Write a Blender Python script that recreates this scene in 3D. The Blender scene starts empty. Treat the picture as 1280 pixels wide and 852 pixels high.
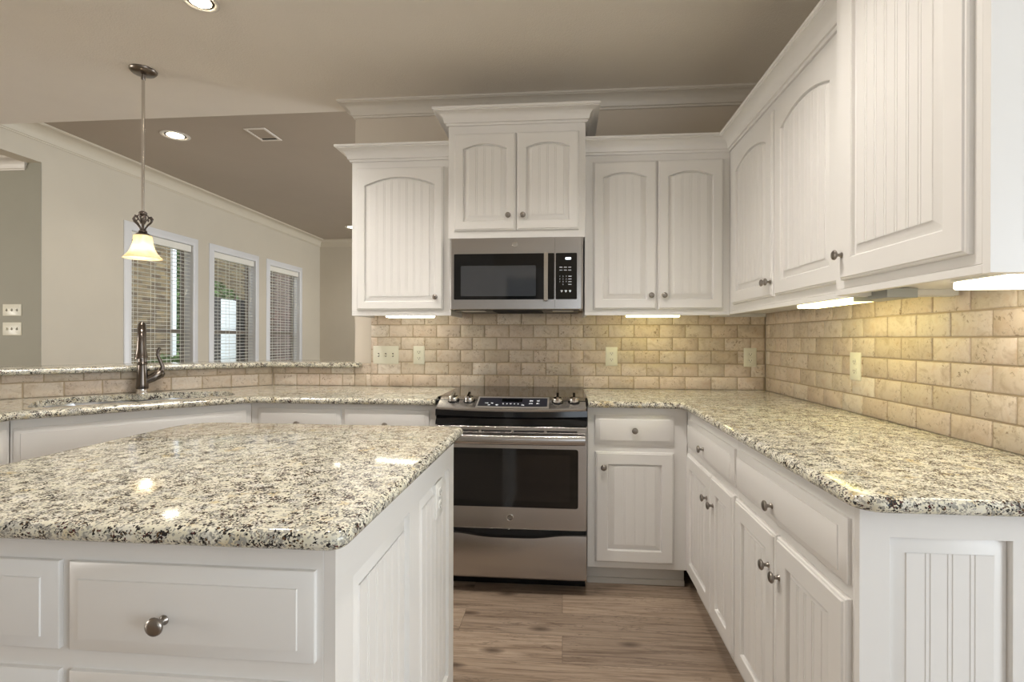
import bpy, bmesh, math, random
from mathutils import Vector, Matrix, Euler
random.seed(7)
S = bpy.context.scene
COL = S.collection
PI = math.pi

# ------------------------------------------------------------------ camera, world, lights, exposure
F_PX, CX, CY, YAW, ROLL, CAM_H = 627.26, 651.0, 423.04, 0.0839, 0.0023, 1.229
cd = bpy.data.cameras.new('camera'); cam = bpy.data.objects.new('camera', cd); COL.objects.link(cam)
cd.sensor_fit = 'HORIZONTAL'; cd.sensor_width = 36.0; cd.lens = 36.0 * F_PX / 1280
cd.shift_x = -(CX - 640) / 1280; cd.shift_y = (CY - 426) / 1280
cd.clip_start = 0.02; cd.clip_end = 200
fw = Vector((-math.sin(YAW), math.cos(YAW), 0)); rt0 = Vector((math.cos(YAW), math.sin(YAW), 0)); up0 = Vector((0, 0, 1))
rt = rt0 * math.cos(ROLL) + up0 * math.sin(ROLL); up = up0 * math.cos(ROLL) - rt0 * math.sin(ROLL)
cm = Matrix((rt, up, -fw)).transposed().to_4x4(); cm.translation = (0, 0, CAM_H)
cam.matrix_world = cm
S.camera = cam

w = bpy.data.worlds.new('overcast_sky'); S.world = w; w.use_nodes = True
bg = w.node_tree.nodes['Background']; bg.inputs[0].default_value = (0.80, 0.90, 1.0, 1); bg.inputs[1].default_value = 1.7

S.view_settings.view_transform = 'Standard'
S.view_settings.look = 'None'
S.view_settings.exposure = 0.52
S.view_settings.gamma = 1.0
S.view_settings.use_curve_mapping = False

def area(name, loc, target, sx, sy, power, color):
    l = bpy.data.lights.new(name, 'AREA'); l.shape = 'RECTANGLE'; l.size = sx; l.size_y = sy
    l.energy = power; l.color = color
    o = bpy.data.objects.new(name, l); COL.objects.link(o); o.location = loc
    o.rotation_euler = (Vector(target) - Vector(loc)).to_track_quat('-Z', 'Y').to_euler()
    return o
def spot(name, loc, power, color, ang=2.3, blend=0.7, size=0.06):
    l = bpy.data.lights.new(name, 'SPOT'); l.energy = power; l.color = color; l.spot_size = ang; l.spot_blend = blend
    l.shadow_soft_size = size
    o = bpy.data.objects.new(name, l); COL.objects.link(o); o.location = loc
    return o
DAY = (0.93, 0.97, 1.0); WARM = (1.0, 0.94, 0.87)
# front and right daylight entering by the windows of the room behind the camera
area('daylight_front', (1.4, -4.40, 1.45), (1.2, 0, 2.3), 3.2, 1.9, 16, DAY)
area('daylight_right', (3.95, -1.0, 1.45), (0, -0.6, 1.7), 2.8, 1.9, 68, (0.86, 0.94, 1.0))
area('fill_left', (-8.75, -0.6, 1.5), (0, 0.6, 1.3), 3.2, 1.9, 165, (1.0, 0.955, 0.89))  # unseen lamp added to brighten the right-hand cabinet faces; no window there
# added light in the dining room, daylight in the hall to the left
area('fill_dining', (3.9, 6.6, 1.5), (-4, 6.6, 1.5), 3.0, 1.8, 135, DAY)  # added area lamp, kept out of sight, to brighten the dining room
area('daylight_hall', (-6.6, 1.2, 1.6), (-6.2, 4.2, 1.5), 1.6, 1.6, 6, (0.95, 0.99, 0.94))
CZ = 2.775       # kitchen ceiling
DZ = 3.136       # dining room ceiling
FL = -0.045      # floor

# ------------------------------------------------------------------ mesh builder
class MB:
    def __init__(s): s.v = []; s.f = []; s.mi = []; s.cur = 0; s.M = None
    def add(s, vs, fs):
        b = len(s.v)
        for p in vs:
            p = Vector(p)
            if s.M: p = s.M @ p
            s.v.append(p)
        for f in fs: s.f.append([b + i for i in f]); s.mi.append(s.cur)
    def box(s, x0, x1, y0, y1, z0, z1):
        s.add([(x0, y0, z0), (x1, y0, z0), (x1, y1, z0), (x0, y1, z0), (x0, y0, z1), (x1, y0, z1), (x1, y1, z1), (x0, y1, z1)],
              [(0, 3, 2, 1), (4, 5, 6, 7), (0, 1, 5, 4), (1, 2, 6, 5), (2, 3, 7, 6), (3, 0, 4, 7)])
        return s
    def loft(s, loops, cap0=True, cap1=True, closed=True):
        n = len(loops[0]); vs = [p for l in loops for p in l]; fs = []
        for k in range(len(loops) - 1):
            for i in range(n if closed else n - 1):
                j = (i + 1) % n
                fs.append((k * n + i, k * n + j, (k + 1) * n + j, (k + 1) * n + i))
        if cap0: fs.append(tuple(range(n - 1, -1, -1)))
        if cap1: fs.append(tuple((len(loops) - 1) * n + i for i in range(n)))
        s.add(vs, fs); return s
    def prism(s, poly, z0, z1):
        return s.loft([[(x, y, z0) for x, y in poly], [(x, y, z1) for x, y in poly]])
    def lathe(s, prof, c=(0, 0, 0), axis='z', n=24, cap=True):
        loops = []
        for r, h in prof:
            l = []
            for i in range(n):
                a = 2 * PI * i / n; x, y = r * math.cos(a), r * math.sin(a)
                if axis == 'z': p = (c[0] + x, c[1] + y, c[2] + h)
                elif axis == 'y': p = (c[0] + x, c[1] + h, c[2] + y)
                else: p = (c[0] + h, c[1] + x, c[2] + y)
                l.append(p)
            loops.append(l)
        return s.loft(loops, cap, cap)
    def tube(s, pts, r, n=10, cap=True):
        pts = [Vector(p) for p in pts]; m = len(pts)
        rs = r if isinstance(r, (list, tuple)) else [r] * m
        t0 = (pts[1] - pts[0]).normalized()
        nrm = t0.orthogonal().normalized(); loops = []; tp = t0
        for i, p in enumerate(pts):
            t = (pts[min(i + 1, m - 1)] - pts[max(i - 1, 0)]).normalized()
            q = tp.rotation_difference(t); nrm = (q @ nrm).normalized(); tp = t
            b = t.cross(nrm)
            loops.append([p + (nrm * math.cos(2 * PI * k / n) + b * math.sin(2 * PI * k / n)) * rs[i] for k in range(n)])
        return s.loft(loops, cap, cap)
    def sweep(s, prof, path, pre=None, post=None):
        """prof: (out, z) points; path: plan polyline; 'out' is to the left of travel"""
        P = [Vector(p) for p in path]; Q = ([Vector(pre)] if pre else []) + P + ([Vector(post)] if post else [])
        o = 1 if pre else 0; loops = []
        for i in range(len(P)):
            k = i + o
            d1 = (Q[k] - Q[k - 1]).normalized() if k > 0 else None
            d2 = (Q[k + 1] - Q[k]).normalized() if k + 1 < len(Q) else None
            if d1 is None: d1 = d2
            if d2 is None: d2 = d1
            n1 = Vector((-d1.y, d1.x)); n2 = Vector((-d2.y, d2.x))
            m = (n1 + n2) / (1 + n1.dot(n2))
            loops.append([(P[i].x + m.x * a, P[i].y + m.y * a, z) for a, z in prof])
        return s.loft(loops, True, True)
    def build(s, name, mats, parent=None, base=None, bevel=0, seg=2, smooth=40):
        me = bpy.data.meshes.new(name)
        off = Vector(base) if base is not None else Vector((0, 0, 0))
        me.from_pydata([tuple(p - off) for p in s.v], [], s.f)
        if not isinstance(mats, (list, tuple)): mats = [mats]
        for m in mats: me.materials.append(m)
        me.polygons.foreach_set('material_index', s.mi)
        bm = bmesh.new(); bm.from_mesh(me); bmesh.ops.recalc_face_normals(bm, faces=bm.faces); bm.to_mesh(me); bm.free()
        if smooth:
            me.shade_smooth(); me.set_sharp_from_angle(angle=math.radians(smooth))
        o = bpy.data.objects.new(name, me); COL.objects.link(o)
        if parent is not None: o.parent = parent
        if bevel:
            b = o.modifiers.new('bevel', 'BEVEL'); b.width = bevel; b.segments = seg; b.limit_method = 'ANGLE'; b.angle_limit = math.radians(50)
        return o

def tag(o, label, cat, group=None):
    o['label'] = label; o['category'] = cat
    if group: o['group'] = group
    return o
def thing(name, label, cat, loc, rz=0, group=None):
    o = bpy.data.objects.new(name, None); COL.objects.link(o); o.location = loc; o.rotation_euler = (0, 0, rz)
    o.empty_display_size = 0.1
    return tag(o, label, cat, group)
def struct(o): o['kind'] = 'structure'; return o

# ------------------------------------------------------------------ materials
def srgb(r, g, b):
    f = lambda c: (c / 255 / 12.92) if c / 255 <= 0.04045 else ((c / 255 + 0.055) / 1.055) ** 2.4
    return (f(r), f(g), f(b), 1)
class NT:
    def __init__(s, name):
        s.m = bpy.data.materials.new(name); s.m.use_nodes = True; s.t = s.m.node_tree
        s.b = s.t.nodes['Principled BSDF']
    def n(s, typ, **kw):
        x = s.t.nodes.new(typ)
        for k, v in kw.items():
            if k.startswith('i_'): x.inputs[k[2:].replace('_', ' ')].default_value = v
            else: setattr(x, k, v)
        return x
    def l(s, a, b): s.t.links.new(a, b)
    def set(s, **kw):
        for k, v in kw.items(): s.b.inputs[k.replace('_', ' ')].default_value = v
        return s
    def coord(s, out='Object', scale=(1, 1, 1), loc=(0, 0, 0)):
        tc = s.n('ShaderNodeTexCoord'); mp = s.n('ShaderNodeMapping'); mp.inputs['Scale'].default_value = scale; mp.inputs['Location'].default_value = loc
        s.l(tc.outputs[out], mp.inputs['Vector']); return mp.outputs[0]
    def noise(s, vec, scale, detail=4, rough=0.55, dist=0):
        x = s.n('ShaderNodeTexNoise'); x.inputs['Scale'].default_value = scale; x.inputs['Detail'].default_value = detail
        x.inputs['Roughness'].default_value = rough; x.inputs['Distortion'].default_value = dist
        if vec is not None: s.l(vec, x.inputs['Vector'])
        return x
    def ramp(s, fac, stops, interp='LINEAR'):
        x = s.n('ShaderNodeValToRGB'); x.color_ramp.interpolation = interp; e = x.color_ramp.elements
        while len(e) < len(stops): e.new(0.5)
        for k, (p, c) in enumerate(stops):
            e[k].position = p; e[k].color = c if len(c) == 4 else (*c, 1)
        s.l(fac, x.inputs[0]); return x.outputs[0]
    def mix(s, fac, a, b, blend='MIX'):
        x = s.n('ShaderNodeMix', data_type='RGBA', blend_type=blend)
        for v, i in ((fac, 0), (a, 6), (b, 7)):
            if hasattr(v, 'links') or hasattr(v, 'is_linked'): s.l(v, x.inputs[i])
            else: x.inputs[i].default_value = v
        return x.outputs[2]
    def math(s, op, a, b=0.0, clamp=False):
        x = s.n('ShaderNodeMath', operation=op, use_clamp=clamp)
        for v, i in ((a, 0), (b, 1)):
            if hasattr(v, 'is_linked'): s.l(v, x.inputs[i])
            else: x.inputs[i].default_value = v
        return x.outputs[0]
    def bump(s, h, strength=0.2, dist=0.002):
        x = s.n('ShaderNodeBump'); x.inputs['Strength'].default_value = strength; x.inputs['Distance'].default_value = dist
        s.l(h, x.inputs['Height']); s.l(x.outputs[0], s.b.inputs['Normal'])
W1 = (1, 1, 1, 1); K1 = (0, 0, 0, 1)

def paint(name, col, rough=0.5, bscale=0, bstr=0.1):
    t = NT(name); t.set(Base_Color=srgb(*col), Roughness=rough)
    c = t.coord()
    n = t.noise(c, 3, 3)
    t.l(t.mix(t.ramp(n.outputs[0], [(0.3, K1), (0.7, W1)]), srgb(*[x * 0.985 for x in col]), srgb(*col)), t.b.inputs['Base Color'])
    if bscale: t.bump(t.noise(c, bscale, 3).outputs[0], bstr, 0.004)
    return t.m
M = {}
M['cab'] = paint('white_cabinet_paint', (231, 229, 226), 0.32, 0)
M['trim'] = paint('trim_paint', (222, 216, 206), 0.35)
M['trimcream'] = paint('cream_trim_paint', (212, 202, 182), 0.4)
M['casing'] = paint('casing_paint', (226, 225, 224), 0.35)
M['wall'] = paint('beige_wall_paint', (207, 197, 178), 0.6, 260, 0.12)
M['wallpost'] = paint('pale_wall_paint', (214, 204, 190), 0.55, 260, 0.1)
M['hall'] = paint('grey_green_wall_paint', (160, 157, 142), 0.6, 260, 0.1)
M['ceil_dimmed'] = paint('ceiling_paint_dimmed', (184, 172, 156), 0.75, 140, 0.3)  # ceiling paint copy, darker to stand for the dimmer dining room light
M['ceil'] = paint('ceiling_paint_brightened', (236, 229, 218), 0.75, 140, 0.45)  # kitchen copy, tone raised in place of light reaching the ceiling
M['plate'] = paint('ivory_plastic', (232, 229, 212), 0.3)
M['platewhite'] = paint('white_plastic', (233, 232, 228), 0.3)
M['blind'] = paint('cream_blind', (238, 234, 222), 0.4)
M['shelf'] = paint('white_board', (215, 212, 206), 0.5)

def metal(name, col, rough, aniso=0.0, brush=None):
    t = NT(name); t.set(Base_Color=srgb(*col), Metallic=1.0, Roughness=rough)
    if aniso:
        t.set(Anisotropic=aniso)
        tg = t.n('ShaderNodeTangent', direction_type='RADIAL', axis='Z'); t.l(tg.outputs[0], t.b.inputs['Tangent'])
    if brush:
        n = t.noise(t.coord(scale=brush), 1.0, 3, 0.6)
        t.l(t.math('ADD', t.math('MULTIPLY', n.outputs[0], 0.12), rough - 0.06), t.b.inputs['Roughness'])
        t.bump(n.outputs[0], 0.05, 0.001)
    return t.m
M['steel'] = metal('brushed_stainless', (182, 179, 177), 0.25, 0.8)
M['chrome'] = metal('polished_steel', (215, 212, 208), 0.12)
M['steelrim'] = metal('satin_rim', (225, 222, 218), 0.45)
M['sinksteel'] = metal('sink_steel', (214, 217, 222), 0.3)
M['nickel'] = metal('brushed_nickel', (150, 144, 138), 0.28)
M['pewter'] = metal('dark_pewter', (112, 104, 98), 0.22)
M['rod'] = metal('antique_nickel', (128, 120, 112), 0.3)
def plain(name, col, rough, spec=0.5, metallic=0):
    t = NT(name); t.set(Base_Color=srgb(*col), Roughness=rough, Metallic=metallic); t.b.inputs['Specular IOR Level'].default_value = spec
    n = t.noise(t.coord(), 40, 2); t.l(t.math('ADD', t.math('MULTIPLY', n.outputs[0], 0.03), rough), t.b.inputs['Roughness'])
    return t.m
M['black'] = plain('black_enamel', (10, 11, 14), 0.12)
M['dark'] = plain('black_recess', (6, 6, 7), 0.6)
M['glassblack'] = plain('black_glass', (7, 8, 10), 0.04, 0.5)
M['window_glass'] = plain('grey_mesh_glass', (52, 55, 60), 0.03, 1.0)
M['ovenwindow'] = plain('oven_window_glass', (22, 20, 20), 0.05, 0.5)
M['panelblue'] = plain('panel_membrane', (34, 35, 44), 0.3)
M['keytext'] = plain('key_print', (205, 212, 222), 0.5)
M['slot'] = plain('slot_shadow_brown', (58, 50, 42), 0.6)
M['greyplastic'] = plain('grey_plastic', (150, 152, 150), 0.4)
M['vinyl'] = plain('taupe_window_frame', (120, 110, 98), 0.5)
M['fanblade'] = plain('grille_metal', (70, 66, 62), 0.4, 0.5, 0.6)

def emit(name, col, strength):
    t = NT(name); t.set(Base_Color=(*col, 1), Roughness=0.5); t.b.inputs['Emission Color'].default_value = (*col, 1); t.b.inputs['Emission Strength'].default_value = strength
    return t.m
M['lens'] = emit('under_cabinet_lens', (1.0, 0.89, 0.38), 7)
M['lenscool'] = emit('under_cabinet_lens_white', (1.0, 0.94, 0.74), 6)
M['can'] = emit('downlight_lens', (1.0, 0.88, 0.66), 22)
M['display'] = emit('clock_display', (0.85, 0.93, 1.0), 1.2)
M['bulb'] = emit('lamp_bulb', (1.0, 0.90, 0.74), 75)

def shade_mat():
    t = NT('alabaster_glass'); nt = t.t
    tr = t.n('ShaderNodeBsdfTranslucent'); df = t.n('ShaderNodeBsdfDiffuse'); gl = t.n('ShaderNodeBsdfGlossy')
    n = t.noise(t.coord(), 14, 4, 0.6, 1.0)
    c = t.ramp(n.outputs[0], [(0.3, srgb(244, 228, 192)), (0.7, srgb(252, 246, 230))])
    t.l(c, tr.inputs[0]); t.l(c, df.inputs[0]); gl.inputs['Roughness'].default_value = 0.15
    m1 = t.n('ShaderNodeMixShader'); m1.inputs[0].default_value = 0.3; t.l(tr.outputs[0], m1.inputs[1]); t.l(df.outputs[0], m1.inputs[2])
    m2 = t.n('ShaderNodeMixShader'); m2.inputs[0].default_value = 0.06; t.l(m1.outputs[0], m2.inputs[1]); t.l(gl.outputs[0], m2.inputs[2])
    t.l(m2.outputs[0], nt.nodes['Material Output'].inputs[0]); return t.m
M['shade'] = shade_mat()
def pane_mat():
    t = NT('clear_pane'); tp = t.n('ShaderNodeBsdfTransparent'); gl = t.n('ShaderNodeBsdfGlossy'); gl.inputs['Roughness'].default_value = 0.02
    lw = t.n('ShaderNodeLayerWeight'); lw.inputs[0].default_value = 0.5
    fr = t.n('ShaderNodeMath', operation='MULTIPLY'); fr.inputs[1].default_value = 0.16; t.l(lw.outputs['Facing'], fr.inputs[0])
    m = t.n('ShaderNodeMixShader'); t.l(fr.outputs[0], m.inputs[0]); t.l(tp.outputs[0], m.inputs[1]); t.l(gl.outputs[0], m.inputs[2])
    t.l(m.outputs[0], t.t.nodes['Material Output'].inputs[0]); return t.m
M['pane'] = pane_mat()

def granite():
    t = NT('speckled_granite'); t.set(Roughness=0.08); t.b.inputs['Specular IOR Level'].default_value = 0.5
    c = t.coord()
    dn = t.noise(c, 60, 3, 0.6)
    va = t.n('ShaderNodeVectorMath', operation='MULTIPLY_ADD'); t.l(dn.outputs['Color'], va.inputs[0]); va.inputs[1].default_value = (0.012, 0.012, 0.012); t.l(c, va.inputs[2])
    vec = va.outputs[0]
    base = t.ramp(t.noise(vec, 30, 4, 0.6).outputs[0], [(0.30, srgb(188, 187, 180)), (0.46, srgb(216, 211, 190)), (0.60, srgb(226, 222, 206)), (0.75, srgb(196, 196, 194))])
    gold = t.ramp(t.noise(vec, 17, 3, 0.5).outputs[0], [(0.60, K1), (0.74, W1)])
    col = t.mix(gold, base, srgb(203, 184, 138))
    # medium grey crystals
    v1 = t.n('ShaderNodeTexVoronoi'); v1.inputs['Scale'].default_value = 260; t.l(vec, v1.inputs['Vector'])
    r1 = t.n('ShaderNodeSeparateColor'); t.l(v1.outputs['Color'], r1.inputs[0])
    cl = t.noise(c, 16, 3, 0.6).outputs[0]
    g = t.math('ADD', t.math('MULTIPLY', r1.outputs[0], 0.6), t.math('MULTIPLY', cl, 0.8))
    col = t.mix(t.ramp(g, [(0.0, K1), (0.80, K1), (0.83, W1), (1, W1)]), col, srgb(156, 154, 146))
    # black flecks
    v2 = t.n('ShaderNodeTexVoronoi'); v2.inputs['Scale'].default_value = 310; t.l(vec, v2.inputs['Vector'])
    r2 = t.n('ShaderNodeSeparateColor'); t.l(v2.outputs['Color'], r2.inputs[0])
    cl2 = t.noise(c, 42, 3, 0.6).outputs[0]
    k = t.math('ADD', t.math('MULTIPLY', r2.outputs[1], 0.42), t.math('MULTIPLY', cl2, 1.12))
    darkcol = t.ramp(r2.outputs[2], [(0.0, srgb(40, 39, 40)), (0.70, srgb(40, 39, 40)), (0.74, srgb(82, 42, 44)), (0.84, srgb(96, 74, 52)), (1, srgb(60, 62, 68))], 'CONSTANT')
    col = t.mix(t.ramp(k, [(0.0, K1), (0.875, K1), (0.90, W1), (1, W1)]), col, darkcol)
    t.l(col, t.b.inputs['Base Color'])
    return t.m
M['granite'] = granite()

def travertine():
    t = NT('tumbled_travertine'); t.set(Roughness=0.5)
    at = t.n('ShaderNodeAttribute', attribute_name='tile_tone')
    sp = t.n('ShaderNodeSeparateColor'); t.l(at.outputs['Color'], sp.inputs[0])
    c = t.coord()
    va = t.n('ShaderNodeVectorMath', operation='MULTIPLY_ADD'); t.l(at.outputs['Color'], va.inputs[0]); va.inputs[1].default_value = (9, 7, 5); t.l(c, va.inputs[2])
    vec = va.outputs[0]
    tone = t.ramp(sp.outputs[0], [(0.0, srgb(205, 191, 173)), (0.25, srgb(218, 207, 192)), (0.5, srgb(222, 208, 195)), (0.75, srgb(212, 196, 179)), (1.0, srgb(230, 221, 210))])
    cloud = t.ramp(t.noise(vec, 22, 5, 0.65, 0.6).outputs[0], [(0.3, srgb(216, 205, 188)), (0.5, srgb(250, 248, 244)), (0.72, srgb(236, 223, 206))])
    col = t.mix(0.85, tone, t.mix(1.0, tone, cloud, 'MULTIPLY'))
    pn = t.noise(vec, 75, 4, 0.7, 0.8).outputs[0]
    big = t.noise(vec, 14, 2).outputs[0]
    pits = t.math('MULTIPLY', t.ramp(pn, [(0.57, K1), (0.63, W1)]), t.ramp(big, [(0.44, K1), (0.56, W1)]))
    col = t.mix(t.math('MULTIPLY', pits, 0.8), col, srgb(146, 122, 96))
    t.l(col, t.b.inputs['Base Color'])
    h = t.math('SUBTRACT', t.math('MULTIPLY', t.noise(vec, 120, 4).outputs[0], 0.25), pits)
    t.bump(h, 0.35, 0.002)
    return t.m
M['tile'] = travertine()
M['grout'] = paint('brown_grout', (186, 168, 142), 0.85, 300, 0.3)

def planks():
    t = NT('oak_vinyl_planks'); t.set(Roughness=0.34)
    c = t.coord()
    br = t.n('ShaderNodeTexBrick'); br.offset = 0.37; br.offset_frequency = 2
    br.inputs['Scale'].default_value = 1; br.inputs['Brick Width'].default_value = 1.22; br.inputs['Row Height'].default_value = 0.18
    br.inputs['Mortar Size'].default_value = 0.0012; br.inputs['Mortar Smooth'].default_value = 0.3
    br.inputs['Color1'].default_value = K1; br.inputs['Color2'].default_value = W1; br.inputs['Mortar'].default_value = (0.5, 0.5, 0.5, 1)
    t.l(c, br.inputs['Vector'])
    va = t.n('ShaderNodeVectorMath', operation='MULTIPLY_ADD'); t.l(br.outputs['Color'], va.inputs[0]); va.inputs[1].default_value = (7, 13, 5); t.l(c, va.inputs[2])
    def stretched(sx, sy):
        m = t.n('ShaderNodeMapping'); m.inputs['Scale'].default_value = (sx, sy, 1); t.l(va.outputs[0], m.inputs['Vector']); return m.outputs[0]
    tone = t.ramp(br.outputs['Color'], [(0, srgb(164, 149, 135)), (0.5, srgb(180, 164, 148)), (1, srgb(192, 176, 160))])
    g1 = t.noise(stretched(1.1, 16), 1.6, 6, 0.65, 1.2).outputs[0]
    col = t.mix(1.0, tone, t.ramp(g1, [(0.28, srgb(172, 160, 150)), (0.5, srgb(240, 235, 230)), (0.75, srgb(255, 252, 246))]), 'MULTIPLY')
    g2 = t.noise(stretched(3, 120), 1.0, 3, 0.6).outputs[0]
    col = t.mix(1.0, col, t.ramp(g2, [(0.3, srgb(214, 208, 202)), (0.65, W1)]), 'MULTIPLY')
    kn = t.n('ShaderNodeTexVoronoi', voronoi_dimensions='2D'); kn.inputs['Scale'].default_value = 1.0; t.l(stretched(2.4, 6.0), kn.inputs['Vector'])
    ks = t.n('ShaderNodeSeparateColor'); t.l(kn.outputs['Color'], ks.inputs[0])
    knot = t.math('MULTIPLY', t.ramp(kn.outputs['Distance'], [(0.0, (0.9, 0.9, 0.9, 1)), (0.05, (0.7, 0.7, 0.7, 1)), (0.15, K1)]), t.math('GREATER_THAN', ks.outputs[0], 0.5))
    col = t.mix(knot, col, srgb(74, 58, 48))
    cr = t.noise(stretched(0.8, 9), 1.3, 5, 0.6, 2.2).outputs[0]
    vein = t.ramp(cr, [(0.485, K1), (0.50, W1), (0.515, K1)])
    col = t.mix(t.math('MULTIPLY', vein, 0.5), col, srgb(70, 54, 44))
    col = t.mix(t.math('MULTIPLY', br.outputs['Fac'], 0.6), col, srgb(60, 48, 40))
    t.l(col, t.b.inputs['Base Color'])
    t.bump(t.math('SUBTRACT', g2, br.outputs['Fac']), 0.12, 0.001)
    return t.m
M['floor'] = planks()

def brick_mat(name, a, b, mortar):
    t = NT(name); t.set(Roughness=0.85)
    tc = t.n('ShaderNodeTexCoord'); mp = t.n('ShaderNodeMapping'); mp.inputs['Rotation'].default_value = (PI / 2, 0, 0)
    sx = t.n('ShaderNodeSeparateXYZ'); cx = t.n('ShaderNodeCombineXYZ'); t.l(tc.outputs['Object'], sx.inputs[0]); t.l(sx.outputs['Y'], cx.inputs[0]); t.l(sx.outputs['Z'], cx.inputs[1])
    br = t.n('ShaderNodeTexBrick'); br.inputs['Scale'].default_value = 1; br.inputs['Brick Width'].default_value = 0.22; br.inputs['Row Height'].default_value = 0.078
    br.inputs['Mortar Size'].default_value = 0.007; br.inputs['Color1'].default_value = srgb(*a); br.inputs['Color2'].default_value = srgb(*b); br.inputs['Mortar'].default_value = srgb(*mortar)
    t.l(cx.outputs[0], br.inputs['Vector'])
    n = t.noise(tc.outputs['Object'], 9, 5)
    t.l(t.mix(0.6, br.outputs['Color'], t.mix(1, br.outputs['Color'], t.ramp(n.outputs[0], [(0.3, (0.4, 0.4, 0.4, 1)), (0.7, W1)]), 'MULTIPLY')), t.b.inputs['Base Color'])
    t.bump(br.outputs['Fac'], -0.4, 0.006); return t.m
M['brick'] = brick_mat('tan_brick', (160, 136, 96), (98, 76, 52), (136, 124, 102))
M['brickred'] = brick_mat('red_brown_brick', (120, 92, 80), (84, 64, 56), (128, 116, 106))
M['siding'] = paint('white_siding', (250, 250, 249), 0.5)
def leaf():
    t = NT('hedge_leaf'); t.set(Roughness=0.6)
    n = t.noise(t.coord(), 12, 4)
    t.l(t.ramp(n.outputs[0], [(0.3, srgb(52, 72, 40)), (0.5, srgb(104, 132, 74)), (0.75, srgb(160, 186, 120))]), t.b.inputs['Base Color']); return t.m
M['leaf'] = leaf()
M['grass'] = paint('lawn', (96, 118, 66), 0.9, 60, 0.5)
M['greypaint'] = paint('blue_grey_door_paint', (118, 130, 140), 0.4)
M['aniso'] = None

# ------------------------------------------------------------------ the room shell
YW, XR = 3.225, 1.256           # painted wall faces behind the tile
TY, TX = 3.215, 1.246           # tile faces
WE = -1.375                     # free end of the back wall
XL = -4.73                      # dining room window wall
YF = 9.43
def wall(name, boxes, m='wall'):
    mb = MB()
    for b in boxes: mb.box(*b)
    return struct(mb.build(name, M[m]))
struct(MB().box(-9.0, 4.2, -4.6, 9.6, FL - 0.1, FL).build('floor', M['floor']))
struct(MB().box(-4.9, 4.2, -4.6, 3.31, CZ, CZ + 0.30).box(-4.9, -4.73, 3.31, 9.6, DZ, DZ + .1).build('ceiling', M['ceil']))
struct(MB().box(XL, 4.2, 3.31, 9.6, DZ, DZ + 0.1).build('ceiling_dining', M['ceil_dimmed']))
struct(MB().box(-9.0, -4.9, -4.6, 4.3, 2.86, 2.96).build('ceiling_hall', M['ceil']))
back = wall('wall_back', [(WE, 4.2, YW, 3.33, FL, CZ - 0.002)], 'wallpost')
right = wall('wall_right', [(XR, XR + 0.12, 1.03, YW, FL, CZ - 0.002)])
# window wall with three openings and the wide hall opening
WIN = [(5.13, 6.05), (6.44, 7.36), (7.745, 8.66)]
WZ0, WZ1 = 0.55, 2.41
bx = []; y = 4.185
for a, b in WIN:
    bx += [(XL - 0.15, XL, y, a, FL, DZ), (XL - 0.15, XL, a, b, FL, WZ0), (XL - 0.15, XL, a, b, WZ1, DZ)]; y = b
bx += [(XL - 0.15, XL, y, YF, FL, DZ), (XL - 0.15, XL, 3.33, 4.185, 2.82, DZ), (XL - 0.15, XL, -4.6, 3.33, 2.82, 2.86)]
wall('wall_left', bx)
wall('wall_far', [(XL - 0.15, 4.2, YF, YF + 0.12, FL, DZ)])
wall('wall_hall', [(-9.0, XL - 0.15, 4.185, 4.3, FL, 2.86), (XL - 0.15, XL - 0.001, 4.180, 4.1851, FL, 2.82), (-9.0, -8.9, -4.6, 4.185, FL, 2.86)], 'hall')
wall('wall_front', [(-9.0, -0.30, -4.6, -4.45, FL, CZ), (-0.30, 4.2, -4.6, -4.45, FL, 0.45), (-0.30, 4.2, -4.6, -4.45, 2.45, CZ), (3.05, 4.2, -4.6, -4.45, 0.45, 2.45), (-0.30, -0.1, -4.6, -4.45, 0.45, 2.45)], 'hall')
wall('wall_side', [(4.0, 4.2, -4.45, -2.45, FL, CZ), (4.0, 4.2, 0.45, 1.03, FL, CZ), (4.0, 4.2, -2.45, 0.45, FL, 0.45), (4.0, 4.2, -2.45, 0.45, 2.45, CZ)])
wall('wall_right_end', [(XR + 0.12, 4.0, 1.03, 1.15, FL, CZ)])
wall('wall_partition', [(-4.6, -0.88, -2.05, -1.93, FL, CZ - .002), (-0.40, 0.62, -2.05, -1.93, FL, CZ - .002), (-0.88, -0.40, -2.05, -1.93, 2.16, CZ - .002)], 'wallpost')
d1 = struct(MB().box(-0.88, -0.40, -2.40, -2.36, FL, 2.16).build('door_1', M['greypaint']))
MB().box(-1.02, -0.88, -1.93, -1.905, FL, 2.28).box(-0.40, -0.26, -1.93, -1.905, FL, 2.28).box(-0.88, -0.40, -1.93, -1.905, 2.16, 2.28).build('door_casing', M['casing'], d1)
mb = MB()
for i in range(26): mb.box(-2.60 + i * 0.06, -2.60 + i * 0.06 + 0.054, -1.93, -1.91, FL, 2.5)
struct(mb.build('trim_5', M['cab']))

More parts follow.
